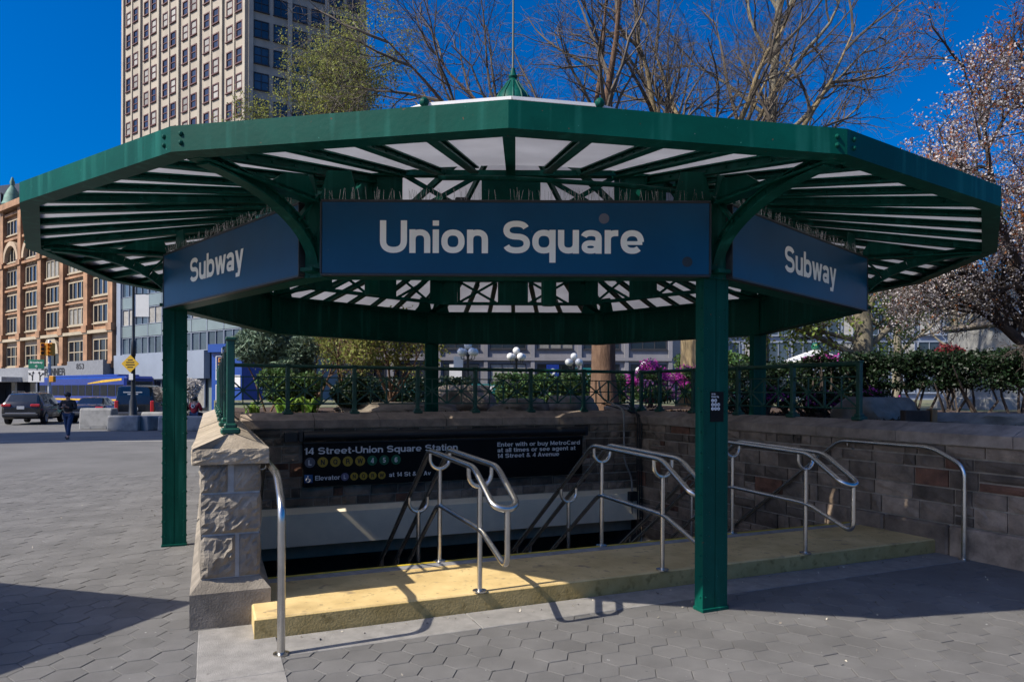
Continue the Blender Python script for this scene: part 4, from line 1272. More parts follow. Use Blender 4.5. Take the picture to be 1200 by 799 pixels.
def wall_with_holes(F, par, x0, x1, z0, z1, holes, m, t=.28, name='wall'):
    """front skin of thickness t with rectangular openings"""
    xs = sorted(set([x0, x1] + [h[0] for h in holes] + [h[1] for h in holes])); zs = sorted(set([z0, z1] + [h[2] for h in holes] + [h[3] for h in holes]))
    xs = [x for x in xs if x0 <= x <= x1]; zs = [z for z in zs if z0 <= z <= z1]
    b = MB()
    hit = lambda x, z: any(h[0] < x < h[1] and h[2] < z < h[3] for h in holes)
    for j in range(len(zs) - 1):
        i = 0
        while i < len(xs) - 1:
            zc = (zs[j] + zs[j + 1]) / 2
            if hit((xs[i] + xs[i + 1]) / 2, zc): i += 1; continue
            k = i
            while k < len(xs) - 1 and not hit((xs[k] + xs[k + 1]) / 2, zc): k += 1
            F.box(b, xs[i], xs[k], zs[j], zs[j + 1], -t, 0); i = k
    return b.build(name, m, par)

GD = Vector((-.806, .592, 0))      # direction of the street wall, towards the far left
# --- limestone tower above the canopy
tw = thing('office_tower', 'tall pale limestone office tower rising behind the canopy on the left', 'tower', (-36.9, 86.2, 0))
FL = Facade((-36.9 - .815 * 34.5, 86.2 + .58 * 34.5), (.815, -.58)); FR_ = Facade((-36.9, 86.2), (.87, .50))
TH_ = 78
pl_ = [FL.p(0, 0, -.3), FL.p(34.5, 0, -.3) , FR_.p(16.8, 0, -.3), FR_.p(16.8, 0, -.3) + Vector((-.5, .87, 0)) * 20, FL.p(0, 0, -.3) + Vector((.5, .6, 0)) * 14]
b = MB(); b.prism([Vector((p.x, p.y, 0)) for p in pl_], (0, 0, TH_)); b.build('core', M['dark_facade'], tw)
holes = []; wins = []
for k in range(-9, 8):
    z0 = 47.2 + 3.6 * k; z1 = z0 + 2.2
    if z0 < 26 or z1 > TH_ - 2: continue
    for q in range(6):
        xc = 3.0 + q * 5.72
        for sx in (-1.15, 1.15): wins.append((FL, xc + sx - .78, xc + sx + .78, z0, z1))
wL = [w_[1:] for w_ in wins]
wall_with_holes(FL, tw, 0, 34.5, 0, TH_, wL, M['tower'])
for F_, x0, x1, z0, z1 in wins: window(F_, tw, x0, x1, z0, z1, 'red_frame', 'glass_dark', nm=1, nz=2, fw=.16)
winR = []
for k in range(-9, 8):
    z0 = 47.0 + 3.6 * k; z1 = z0 + 2.35
    if z0 < 26 or z1 > TH_ - 2: continue
    for q in range(3):
        xc = 3.2 + q * 5.2
        for sx in (-1.3, 1.3): winR.append((xc + sx - 1.0, xc + sx + 1.0, z0, z1))
wall_with_holes(FR_, tw, 0, 16.8, 0, TH_, winR, M['tower'])
for x0, x1, z0, z1 in winR: window(FR_, tw, x0, x1, z0, z1, 'dark_frame', 'glass_blue', nm=2, nz=2, fw=.10)
for q in range(7):      # projecting piers between the bays
    x = .14 + q * 5.72 if q else .3
    b = MB(); FL.box(b, min(x, 34.2) - .28, min(x, 34.2) + .28, 0, TH_, 0.004, .32); b.build('pier', M['tower_rib'], tw)
    if q < 6:
        xc = 3.0 + q * 5.72
        b = MB(); FL.box(b, xc - .18, xc + .18, 0, TH_, 0.004, .16); b.build('pier', M['tower_rib'], tw)
for q in range(4):
    x = .5 + q * 5.2
    b = MB(); FR_.box(b, x - .3, x + .3, 0, TH_, .004, .28); b.build('pier', M['tower_rib'], tw)
b = MB(); FL.box(b, -.6, 35, TH_, TH_ + 1.5, -1, .8); FR_.box(b, -.6, 17.2, TH_ + .01, TH_ + 1.51, -1, .8); b.build('cornice', M['tower_rib'], tw)

# --- terracotta building with arches
Pb = Vector((-42.6, 65.2, 0))
FB = Facade((Pb.x - .806 * 32, Pb.y + .592 * 32), (.806, -.592))
tb = thing('terracotta_building', 'ornate orange terracotta building with arched windows and stone piers across the street', 'building', Pb + GD * 16)
wall_mass(FB, tb, 0, 32, 0, 26, M['dark_facade'], 14, 'core', -.45)
holes = []
bw = 32 / 5
rows = [(4.9, 7.6), (9.3, 11.4), (12.3, 14.4), (15.4, 17.6), (18.6, 20.8), (22.2, 24.2)]
for i in range(5):
    for j, (z0, z1) in enumerate(rows):
        if j == 0 and i == 2: continue
        x0 = i * bw + .95; x1 = (i + 1) * bw - .95
        holes.append((x0, x1, z0, z1))
holes.append((2 * bw + 1.2, 3 * bw - 1.2, 4.5, 7.2))
wall_with_holes(FB, tb, 0, 32, 8.6, 26, [h for h in holes if h[2] > 8.6], M['terracotta'], .4)
wall_with_holes(FB, tb, 0, 32, 4.3, 8.6, [h for h in holes if h[3] < 8.6], M['terracotta_pale'], .42)
for x0, x1, z0, z1 in holes:
    if z0 == 4.5: continue
    window(FB, tb, x0, x1, z0, z1, 'cream_trim', 'glass_dark', nm=4 if z0 > 5 else 3, nz=2 if z0 < 5 else 1, fw=.15)
for i in range(6):
    x = min(max(i * bw, .4), 31.6)
    b = MB(); FB.box(b, x - .5, x + .5, 4.3, 26, .005, .55); FB.box(b, x - .62, x + .62, 8.3, 9.1, .006, .72); FB.box(b, x - .62, x + .62, 17.9, 18.5, .006, .72); FB.box(b, x - .58, x + .58, 4.3, 5.0, .006, .68); b.build('pier', M['terracotta'], tb)
for z, hh_, o in ((8.15, .35, .62), (14.75, .25, .34), (11.75, .2, .3), (17.95, .3, .5), (21.4, .3, .4), (24.7, .3, .4), (25.4, .8, 1.0)):
    b = MB(); FB.box(b, -.1, 32.1, z, z + hh_, .003, o); b.build('cornice', M['terracotta'] if z > 9 else M['cream_trim'], tb)
def arch_ring(F, par, xc, zc, r0, r1, o0, o1, m, name='arch'):
    b = MB(); N_ = 14
    for i in range(N_):
        a0, a1 = math.pi * i / N_, math.pi * (i + 1) / N_
        p = [F.p(xc + r * math.cos(a), zc + r * math.sin(a), o0) for r, a in ((r0, a0), (r1, a0), (r1, a1), (r0, a1))]
        b.prism(p, F.n * (o1 - o0))
    b.build(name, m, par)
def arch_glass(F, par, xc, zc, r, z0, m, o):
    b = MB(); p = [F.p(xc - r, z0, o), F.p(xc + r, z0, o)] + [F.p(xc + r * math.cos(a), zc + r * math.sin(a), o) for a in np.linspace(0, math.pi, 14)]
    b.prism(p, F.n * .03); b.build('arch_pane', M[m], par)
for i in range(5):
    xc = (i + .5) * bw
    arch_ring(FB, tb, xc, 18.7, 2.0, 2.6, .01, .5, M['terracotta_pale'])
    for j, (z0, z1) in enumerate(rows):
        if j in (1, 2, 3):
            b = MB()
            for q in range(4): FB.box(b, xc - 1.9 + q * 1.0, xc - 1.1 + q * 1.0, z1 + .2, z1 + .62, .005, .09)
            b.build('spandrel_panel', M['cream_trim'], tb)
xc = 2.5 * bw
arch_ring(FB, tb, xc, 6.2, 1.45, 2.1, .006, .45, M['cream_trim']); arch_glass(FB, tb, xc, 6.2, 1.45, 4.4, 'glass_dark', -.02)
b = MB()
for a in (45, 90, 135): b.beam(FB.p(xc, 6.2, .03), FB.p(xc + 1.4 * math.cos(R(a)), 6.2 + 1.4 * math.sin(R(a)), .03), .09, .09)
FB.box(b, xc - 1.45, xc + 1.45, 6.12, 6.28, .01, .1); FB.box(b, xc - .06, xc + .06, 4.5, 6.2, .01, .1); b.build('arch_mullion', M['dark_frame'], tb)
# shopfronts under it
b = MB(); FB.box(b, 0, 32, 2.9, 4.7, .05, 1.0); b.build('shop_fascia', M['shop_grey'], tb)
b = MB(); FB.box(b, -.5, 9.0, 2.9, 3.5, 1.0, 3.2); b.build('awning', M['pole_grey'], tb)
b = MB(); FB.box(b, 23.2, 32, 3.4, 5.1, 1.0, 1.4); b.build('shop_fascia', M['shop_grey'], tb)
for i in range(6):
    b = MB(); FB.box(b, i * bw - .35 if i else 0, i * bw + .35 if i < 5 else 32, 0, 2.9, 0.02, .8); b.build('shop_pier', M['dark_facade'], tb)
for i in range(5):
    b = MB(); FB.box(b, i * bw + .36, (i + 1) * bw - .36, .1, 2.9, .0, .06); b.build('shop_pane', M['glass_dark'], tb)
text('BRENNER', 'lettering', M['black'], tb, FB.p(15.0, 3.6, 1.0), FB.u, (0, 0, 1), .85, 6.6, .1, 'LEFT', .03)
text('853', 'lettering', M['dark_frame'], tb, FB.p(25.6, 4.2, 1.4), FB.u, (0, 0, 1), .62, 1.9, .08, 'LEFT', .03)
# corner turret with a copper top
tr = thing('corner_turret', 'slim terracotta corner turret with a green copper cap beside the roof edge', 'turret', (-75.6, 95.5, 0))
b = MB(); b.lathe((-75.6, 95.5, 0), [(1.0, 0), (1.0, 14), (1.25, 14.2), (1.25, 15), (.95, 15.3), (.95, 21.5), (1.25, 22), (1.0, 22.6), (1.0, 25.5), (1.3, 26)], 14); b.build('shaft', M['terracotta'], tr, True)
b = MB(); b.lathe((-75.6, 95.5, 26), [(1.35, 0), (1.2, .5), (1.15, 3.2), (1.4, 3.6), (1.15, 4.2), (1.0, 5.0), (.55, 6.0), (.25, 6.5), (.35, 7.0), (.1, 7.8)], 16); b.build('copper_cap', M['copper'], tr, True)
# dark block at the far left
FD = Facade((-118, 128), (.95, -.31))
td = thing('dark_building', 'dark glass building at the far left edge behind the turret', 'building', (-98, 125, 0))
wall_mass(FD, td, 0, 32, 0, 40, M['dark_facade'], 16, 'wall')
for k in range(11):
    for i in range(8):
        window(FD, td, 1.0 + i * 3.9, 3.9 + i * 3.9, 2.5 + k * 3.4, 4.6 + k * 3.4, 'dark_frame', 'glass_blue', nm=2, fw=.12)

# --- glass office block to the right of it
FG = Facade((Pb.x + .3, Pb.y - .2), (.806, -.592))
tg = thing('glass_office_block', 'pale blue glass and panel office block right of the terracotta building', 'building', Pb - GD * 11)
wall_mass(FG, tg, 0, 23.5, 0, 19, M['spandrel'], 12, 'core', -.25)
b = MB(); FG.box(b, 0, .9, 2.9, 19, -.2, .25); b.build('corner_pier', M['panel_white'], tg)
for k in range(4):
    z = 5.6 + k * 3.0
    for i in range(8):
        x0 = 1.0 + i * 2.74
        window(FG, tg, x0, x0 + 2.68, z, z + 1.75, 'panel_white', 'glass_blue', nm=2, fw=.06, sill=False)
    b = MB(); FG.box(b, .9, 23.5, z + 1.8, z + 2.95, -.2, .1); b.build('spandrel', M['spandrel'], tg)
    for i in range(9):
        b = MB(); FG.box(b, .95 + i * 2.74, 1.03 + i * 2.74, z + 1.8, z + 2.95, .1, .14); b.build('panel_joint', M['panel_white'], tg)
b = MB(); FG.box(b, 0, 17.6, 3.0, 5.55, -.1, .5); b.build('shop_fascia', M['panel_white'], tg)
for i in range(5):
    x0 = 1.2 + i * 3.2
    window(FG, tg, x0, x0 + 3.0, .3, 2.95, 'panel_white', 'glass_dark', nm=2, fw=.08, sill=False)
# blue corner shop
tc = thing('corner_shop', 'bright blue corner shop with white framed windows beyond the left railing', 'shop', (-25.2, 50, 0))
FC = Facade((-27.6, 51.9), (.92, -.39))
wall_mass(FC, tc, 1.2, 4.6, 0, 5.6, M['shop_blue'], 6, 'wall', 0)
for x0, x1, z0, z1 in ((1.75, 3.3, 2.8, 4.9), (1.75, 3.3, .3, 2.4)):
    window(FC, tc, x0, x1, z0, z1, 'white', 'glass_blue', nm=1, fw=.07, sill=False)
b = MB(); FC.box(b, 3.6, 4.5, 2.2, 3.2, .01, .06); b.build('poster', M['white'], tc)
b = MB(); FC.box(b, 1.1, 4.7, 5.2, 5.9, .0, .35); b.build('fascia', M['shop_blue'], tc)

# --- grey facades behind the park (seen under the ring beam)
FM = Facade((-22, 80), (1, 0))
tm = thing('grey_limestone_block', 'long grey limestone block with shop windows seen under the ring beam', 'building', (0, 80, 0))
wall_mass(FM, tm, 0, 42, 0, 19, M['dark_facade'], 14, 'core', -.3)
hl = []
for i in range(7):
    x0 = .8 + i * 6.0
    hl.append((x0, x0 + 4.6, 3.2, 5.5)); hl.append((x0, x0 + 4.6, 7.4, 10.2)); hl.append((x0, x0 + 4.6, 12, 15))
wall_with_holes(FM, tm, 0, 42, 2.9, 19, hl, M['grey_facade'], .3)
for x0, x1, z0, z1 in hl: window(FM, tm, x0, x1, z0, z1, 'dark_frame', 'glass_dark', nm=3, nz=1, fw=.10)
for x in (-.1, 6.0, 12.0, 18, 24, 30, 36, 41.6):
    b = MB(); FM.box(b, x, x + .5, 2.9, 19, .003, .3); b.build('pier', M['grey_facade'], tm)
b = MB(); FM.box(b, 0, 42, 5.9, 6.3, .004, .4); FM.box(b, 0, 42, 10.7, 11.1, .004, .35); b.build('band_course', M['grey_facade'], tm)
b = MB(); FM.box(b, 0, 42, 0, 2.9, -.2, .02); b.build('shop_wall', M['dark_facade'], tm)
for x0, x1, s_, wd in ((3.2, 9.5, 'FARM', None), (10.5, 20.5, 'MARKET', None)):
    b = MB(); FM.box(b, x0, x1, 1.6, 2.9, .05, .5); o = b.build('shop_sign', M['teal_sign'], tm)
    text(s_ if s_ == 'MARKET' else 'SQUARE', 'lettering', M['white'], o, FM.p((x0 + x1) / 2, 1.9, .5), FM.u, (0, 0, 1), .75, (x1 - x0) * .8, .1, 'CENTER', .02)
for x0, x1, z0, z1, m in ((13.6, 15.2, 3.3, 5.4, 'white'), (26.0, 27.6, 3.3, 5.4, 'bus_blue'), (29.6, 34.5, 3.0, 5.0, 'teal_sign')):
    b = MB(); FM.box(b, x0, x1, z0, z1, .15, .22); o = b.build('poster', M[m], tm)
    if m == 'bus_blue': text('2', 'lettering', M['white'], o, FM.p(26.8, 3.7, .22), FM.u, (0, 0, 1), 1.2, None, .1, 'CENTER', .02)
    if m == 'teal_sign': text('VIEW', 'lettering', M['white'], o, FM.p(32, 3.5, .22), FM.u, (0, 0, 1), .9, 4, .1, 'CENTER', .02)
FW = Facade((16.2, 92), (1, 0))
tw2 = thing('white_building', 'white painted building with two green windows behind the furrowed trunk', 'building', (20, 92, 0))
wall_mass(FW, tw2, 0, 14, 0, 15, M['white_facade'], 10, 'wall', -.02)
for x0 in (1.8, 4.9, 8.0, 11):
    for z in (5.6, 9.4, 12.4): window(FW, tw2, x0, x0 + 1.7, z, z + 1.9, 'white_facade', 'glass_blue', nm=2, fw=.1)
FN_ = Facade((27, 85), (1, -.1))
tn = thing('glass_tower_base', 'pale glazed building glimpsed between the back right post and the trees', 'building', (34, 84, 0))
wall_mass(FN_, tn, 0, 40, 0, 17, M['panel_white'], 12, 'wall', -.1)
for i in range(12):
    for k in range(4): window(FN_, tn, .5 + i * 3.2, 3.3 + i * 3.2, 2 + k * 3.8, 4.9 + k * 3.8, 'panel_white', 'glass_blue', nm=2, fw=.08)
# added unseen block beyond the left edge, shaped so its shadow crosses the roadway
tx = thing('shade_block', 'unseen slender stone block added beyond the left edge to shade the roadway', 'building', (-48, 3, 0))
FX = Facade((-44, .9), (0, 1))
b = MB(); b.box((-48, 3.1, 22), (8, 4.4, 44)); b.build('wall', M['tower'], tx)
for i in range(1):
    for k in range(9): window(FX, tx, .9, 3.5, 5 + k * 4.2, 7.6 + k * 4.2, 'dark_frame', 'glass_blue', nm=2, fw=.1)

# ================================================================== VEHICLES
def wheel(par, c, r, w_, ax, face):
    b = MB(); c = Vector(c); ax = Vector(ax)
    b.tube([c - ax * w_ / 2, c - ax * w_ * .42, c + ax * w_ * .42, c + ax * w_ / 2], [r * .9, r, r, r * .9], 18); t = b.build('wheel', M['tyre'], par, True)
    b = MB(); o = c + ax * (w_ / 2 * face)
    b.tube([o - ax * .01 * face, o + ax * .012 * face], r * .62, 16)
    for k in range(5):
        a = 2 * math.pi * k / 5; s_ = ax.orthogonal().normalized(); q = ax.cross(s_)
        b.beam(o + ax * .015 * face, o + ax * .015 * face + (s_ * math.cos(a) + q * math.sin(a)) * r * .58, .05, .02, ax)
    b.build('rim', M['rim'], t)
    return t
def car(name, label, st_, m, length, wheels, glass_seg, group=None, plate=True, light_z=.95, lw=(.14, .16), tall_lights=False):
    """st_: stations (x, zbottom, zbelt, zroof, half width, roof half width) from the rear"""
    root = thing(name, label, 'car', (0, 0, 0), group)
    body, glass = MB(), MB()
    def ring(s):
        x, zb, zm, zr, hw, rw_ = s
        return [Vector((x, -hw * .86, zb)), Vector((x, -hw * .98, zb + .12)), Vector((x, -hw, (zb + zm) / 2)), Vector((x, -hw * .965, zm)), Vector((x, -rw_, zr - .04)), Vector((x, -rw_ * .86, zr)),
                Vector((x, 0, zr + .012)), Vector((x, rw_ * .86, zr)), Vector((x, rw_, zr - .04)), Vector((x, hw * .965, zm)), Vector((x, hw, (zb + zm) / 2)), Vector((x, hw * .98, zb + .12)), Vector((x, hw * .86, zb))]
    rings = [ring(s) for s in st_]; n = 13
    vs = [p for r in rings for p in r]; fb = []; gl = []
    for i in range(len(rings) - 1):
        kind = glass_seg.get(i)
        for k in range(n - 1):
            q = (i * n + k, i * n + k + 1, (i + 1) * n + k + 1, (i + 1) * n + k)
            side = k in (3, 8); top = k in (5, 6); top2 = k in (4, 5, 6, 7)
            if kind == 'side' and side: gl.append(q)
            elif kind == 'screen' and top2: gl.append(q)
            else: fb.append(q)
        fb.append((i * n, (i + 1) * n, (i + 1) * n + n - 1, i * n + n - 1))
    fb.append(tuple(range(n))); fb.append(tuple((len(rings) - 1) * n + k for k in range(n))[::-1])
    body.add(vs, fb); bo = body.build('body', M[m], root, True, 28)
    for q in gl:
        g_ = MB(); pts = [vs[i] for i in q]; c = sum(pts, Vector()) / 4
        g_.add([c + (p - c) * .94 for p in pts], [(0, 1, 2, 3)])
        o = MB(); o.prism([c + (p - c) * 1.0 for p in pts], Vector((0, 0, 0.0)) + (pts[1] - pts[0]).cross(pts[3] - pts[0]).normalized() * .004); o.build('window', M['car_glass'], root)
    r, xs = wheels
    for x in xs:
        hw = st_[3][4]
        for sg in (-1, 1): wheel(root, (x, sg * (hw - .10), r), r, .22, (0, 1, 0), sg)
    hw = st_[1][4]
    for sg in (-1, 1):
        b = MB(); b.box((.02, sg * (hw - lw[0]), light_z), (.12, lw[0] * 2, lw[1]), None, .03); b.build('tail_light', M['red_light'], root)
        b = MB(); b.box((st_[-2][0], sg * (hw - .2), st_[-2][2] - .1), (.12, .3, .12), None, .03); b.build('headlight', M['white'], root)
        b = MB(); b.box((length * .62, sg * (hw + .12), 1.05), (.16, .2, .13), None, .03); b.build('mirror', M[m], root)
        for x in (length * .36, length * .58):
            b = MB(); b.box((x, sg * (hw + .005), .88), (.2, .03, .03), None, .008); b.build('door_handle', M['dark_metal'], root)
    if plate:
        b = MB(); b.box((-.015, 0, light_z - .12), (.02, .34, .16), None, .004); b.build('number_plate', M['white'], root)
    b = MB(); b.box((-.02, 0, st_[1][1] + .12), (.16, hw * 1.9, .18), None, .05); b.build('bumper', M['dark_metal'], root)
    b = MB(); b.box((-.03, 0, st_[1][1] + .24), (.03, hw * 1.6, .03), None, .008); b.build('trim_strip', M['rim'], root)
    return root
def drive(root, x, y, hd, z=0.0):
    root.location = (x, y, z); root.rotation_euler = (0, 0, math.atan2(hd[1], hd[0]))
HD = (-.30, .954)
suv_st = [(0, .5, .88, .90, .78, .74), (.05, .38, 1.0, 1.04, .88, .80), (.16, .30, 1.06, 1.20, .92, .80), (.50, .28, 1.07, 1.60, .93, .70), (.62, .28, 1.07, 1.64, .93, .69), (1.5, .25, 1.05, 1.70, .93, .68), (1.6, .25, 1.05, 1.70, .93, .68), (2.6, .25, 1.03, 1.66, .93, .68), (2.72, .25, 1.03, 1.64, .93, .68), (3.45, .25, 1.0, 1.08, .92, .80), (4.25, .28, .88, .93, .89, .75), (4.52, .36, .7, .75, .82, .7), (4.58, .45, .6, .62, .76, .6)]
suv = car('parked_car', 'black sport utility car at the far left with red tail lights', suv_st, 'car_black', 4.58, (.35, (.85, 3.65)), {2: 'screen', 4: 'side', 6: 'side', 8: 'screen'}, 'cars in the street', True, 1.02, (.22, .14))
for sg in (-1, 1):
    b = MB(); b.tube([(.7, sg * .62, 1.70), (.8, sg * .62, 1.75), (2.5, sg * .62, 1.75), (2.6, sg * .62, 1.70)], .018, 6); b.build('roof_rail', M['rim'], suv)
drive(suv, -26.1, 27.2, HD)
sed_st = [(0, .5, .8, .82, .75, .7), (.05, .36, .92, .95, .86, .78), (.3, .28, .98, 1.02, .89, .72), (.75, .26, .99, 1.08, .90, .72), (1.35, .24, .97, 1.40, .90, .60), (1.45, .24, .97, 1.42, .90, .60), (2.1, .24, .96, 1.45, .90, .60), (2.2, .24, .96, 1.45, .90, .60), (2.75, .24, .95, 1.40, .90, .60), (3.5, .25, .93, 1.0, .89, .74), (4.3, .28, .8, .84, .86, .72), (4.6, .36, .62, .66, .78, .66), (4.66, .42, .55, .57, .7, .55)]
sed = car('parked_car', 'dark blue saloon with a reflecting rear window behind the walking man', sed_st, 'car_navy', 4.66, (.32, (.95, 3.7)), {3: 'screen', 5: 'side', 7: 'side', 8: 'screen'}, 'cars in the street', True, .86, (.2, .12))
drive(sed, -24.0, 29.4, HD)
t2 = car('parked_car', 'teal saloon glimpsed behind the concrete barriers', sed_st, 'car_teal', 4.66, (.32, (.95, 3.7)), {3: 'screen', 5: 'side', 7: 'side', 8: 'screen'}, 'cars in the street', True, .86, (.2, .12))
drive(t2, -25.6, 36.0, HD)
van_st = [(0, .5, 1.0, 1.1, .85, .80), (.04, .42, 1.15, 1.25, .94, .86), (.08, .40, 1.2, 1.55, .97, .84), (.16, .38, 1.2, 2.02, .97, .80), (.3, .36, 1.2, 2.08, .98, .80), (2.2, .36, 1.2, 2.12, .98, .80), (2.3, .36, 1.2, 2.12, .98, .80), (3.5, .36, 1.18, 2.05, .98, .80), (3.6, .36, 1.18, 2.02, .98, .80), (4.3, .36, 1.15, 1.25, .96, .84), (4.9, .36, 1.0, 1.05, .93, .8), (5.0, .42, .7, .75, .88, .7)]
van = car('parked_van', 'black van with tall red tail lights behind the black lamp post', van_st, 'car_black', 5.0, (.36, (.95, 4.1)), {2: 'screen', 4: 'side', 6: 'side', 8: 'screen'}, None, True, .98, (.09, .62))
van['category'] = 'van'
for z, w_ in ((1.74, .9), (1.64, .5)):
    b = MB(); b.box((.10, .1, z), (.03, w_, .055)); b.build('lettering_strip', M['white'], van)
drive(van, -20.2, 27.4, HD)
# articulated bus
bus = thing('city_bus', 'long blue city bus with a yellow swoosh behind the parked cars', 'bus', (0, 0, 0))
b = MB(); b.box((0, 0, 1.72), (18, 2.55, 2.75), None, .18); b.build('body', M['bus_blue'], bus)
b = MB(); b.box((0, 0, 3.16), (14, 1.9, .22), None, .08); b.build('roof_unit', M['bus_blue'], bus)
for i in range(12):
    for sg in (-1, 1):
        b = MB(); b.box((-8.1 + i * 1.47, sg * 1.27, 1.85), (1.38, .04, 1.0), None, .015); b.build('window', M['bus_glass'], bus)
for sg in (-1, 1):
    b = MB(); b.box((0, sg * 1.275, 1.02), (17.4, .03, .16)); b.build('stripe', M['bus_yellow'], bus)
    b = MB(); b.prism([(2.0, sg * 1.28, 2.42), (8.5, sg * 1.28, 2.72), (8.5, sg * 1.28, 2.9), (5, sg * 1.28, 2.76), (2, sg * 1.28, 2.5)], (0, sg * .02, 0)); b.build('swoosh', M['bus_yellow'], bus)
    for x in (-6.2, -.8, 6.4): wheel(bus, (x, sg * 1.15, .48), .48, .28, (0, 1, 0), sg)
b = MB(); b.box((9.0, 0, 2.0), (.05, 2.2, 1.3), None, .02); b.build('windscreen', M['glass_dark'], bus)
drive(bus, -39.6, 56.0, (.806, -.592))

# ================================================================== BARRIERS
def barrier(label, x, y, L, h, a, w_=.62):
    b = MB(); prof = [(-w_ / 2, 0), (-w_ / 2 - .01, h * .15), (-w_ / 2 + .05, h * .9), (-w_ / 2 + .1, h), (w_ / 2 - .1, h), (w_ / 2 - .05, h * .9), (w_ / 2 + .01, h * .15), (w_ / 2, 0)]
    d = Vector((math.cos(a), math.sin(a), 0)); q = Vector((-d.y, d.x, 0)); o = Vector((x, y, 0)) - d * L / 2
    pts = lambda xx, k: [o + d * xx + q * (p[0] * k) + Vector((0, 0, p[1] * (1 if k == 1 else .97))) for p in prof]
    secs = [(0, .93), (.05, 1), (L - .05, 1), (L, .93)]; vs = []; fs = []
    for xx, k in secs: vs += pts(xx, k)
    for i in range(3):
        for k in range(8): fs.append((i * 8 + k, i * 8 + (k + 1) % 8, (i + 1) * 8 + (k + 1) % 8, (i + 1) * 8 + k))
    fs += [tuple(range(8))[::-1], tuple(range(24, 32))]
    b.add(vs, fs)
    for xx in (L * .25, L * .75): b.box(o + d * xx + Vector((0, 0, .05)) - q * (w_ / 2 + .005), (.3, .03, .1), RZ(a))
    tag(b.build('concrete_barrier', M['barrier'], None, False), label, 'barrier', 'concrete barriers in the plaza')
barrier('tall stained concrete barrier right of the walking man', -20.0, 23.9, 1.5, .98, R(2), .7)
barrier('low pale concrete barrier in front of the black lamp post', -17.9, 22.4, 1.35, .68, R(4))
barrier('low concrete barrier turned end on beside the lamp post', -16.9, 23.0, 1.2, .66, R(70))
barrier('distant low barrier behind the lamp post, left of the green post', -19.0, 27.4, 1.4, .7, R(0))
barrier('concrete barrier with a person in red sitting on it', -15.0, 22.5, 2.6, .68, R(3))
barrier('pale barrier farthest right, behind the left railing', -14.2, 25.6, 1.6, .7, R(0))

# ================================================================== STREET FURNITURE
lp = thing('street_lamp', 'black lamp post with a white banner and a yellow diamond sign', 'lamp post', (-18.8, 24.7, 0))
b = MB(); b.lathe((-18.8, 24.7, 0), [(.26, 0), (.26, .5), (.2, .6), (.17, 1.3), (.12, 1.45), (.10, 2.0), (.085, 3.5), (.11, 3.55), (.11, 4.2), (.07, 4.3), (.06, 7.2), (.12, 7.3), (.04, 7.5)], 12); b.build('pole', M['pole_black'], lp, True)
b = MB(); b.box((-18.4, 24.7, 6.0), (.74, .03, 1.08), None, .004); b.build('banner', M['white'], lp)
for z in (5.42, 6.58):
    b = MB(); b.beam((-18.8, 24.7, z), (-17.98, 24.7, z), .03, .03); b.build('banner_arm', M['pole_black'], lp)
b = MB(); b.tube(fillet([(-18.8, 24.7, 7.0), (-18.5, 24.7, 7.6), (-17.2, 24.7, 7.7)], .3), .04, 8); b.build('lamp_arm', M['pole_black'], lp, True)
b = MB(); b.ball((-17.1, 24.7, 7.62), .18, 10, 6, (1.6, 1, .6)); b.build('lamp_head', M['pole_black'], lp, True)
dm = thing('warning_sign', 'yellow diamond warning sign on the black lamp post', 'sign', (-18.85, 24.52, 3.14))
b = MB(); b.box((-18.85, 24.52, 3.14), (.62, .02, .62), Matrix.Rotation(R(45), 3, 'Y'), .004); dp = b.build('plate', M['sign_yellow'], dm)
for i, wd in enumerate((.24, .40, .44, .28)):
    b = MB(); b.box((-18.85, 24.507, 3.33 - i * .12), (wd, .004, .05)); b.build('print_line', M['black'], dp)
rs = MB(); rs.box((-18.83, 24.55, 2.5), (.2, .02, .3), None, .003); tag(rs.build('notice_plate', M['white']), 'small white notice under the yellow diamond sign', 'sign')

tl = thing('traffic_light', 'yellow traffic light with two heads on a grey pole', 'traffic light', (-29.9, 35.2, 0))
b = MB(); b.lathe((-29.9, 35.2, 0), [(.2, 0), (.2, .3), (.1, .4), (.085, 5.0), (.05, 5.05)], 12); b.build('pole', M['pole_grey'], tl, True)
for x, a in ((-30.22, .5), (-29.62, -.35), (-29.9, 1.6)):
    b = MB(); b.box((x, 35.05, 4.45), (.26, .24, .8), RZ(a), .03); h_ = b.build('signal_head', M['signal'], tl)
    for i in range(3):
        dv = Vector((math.sin(a) * .13, -math.cos(a) * .13, 0)); c = Vector((x, 35.05, 4.7 - i * .25)) + dv
        b = MB(); b.tube([c, c + dv * .12], .085, 12); b.build('lens', M['red_light'] if i == 0 else M['black'], h_)
        b = MB(); b.tube([c + Vector((0, 0, .02)), c + dv * .9 + Vector((0, 0, .02))], .1, 12, False); b.build('visor', M['signal'], h_)
b = MB(); b.box((-29.6, 35.05, 2.55), (.3, .25, .4), None, .03); b.build('pedestrian_signal', M['signal'], tl)
gs = thing('street_sign', 'green street sign reading Broadway over the arrow sign', 'sign', (-30.6, 35.0, 3.2))
b = MB(); b.box((-30.6, 35.0, 3.5), (1.02, .02, .58), None, .006); p_ = b.build('plate', M['sign_green'], gs)
text('Broadway', 'lettering', M['white'], p_, (-30.6, 34.985, 3.55), (1, 0, 0), (0, 0, 1), .13, .8, .1, 'CENTER', .004)
b = MB(); b.beam((-30.6, 34.982, 3.28), (-30.6, 34.982, 3.45), .004, .05, (1, 0, 0)); b.beam((-30.68, 34.982, 3.37), (-30.52, 34.982, 3.37), .004, .05, (0, 0, 1)); b.build('arrow', M['white'], p_)
asn = thing('lane_sign', 'white lane sign with two black arrows under the green street sign', 'sign', (-30.6, 35.0, 2.3))
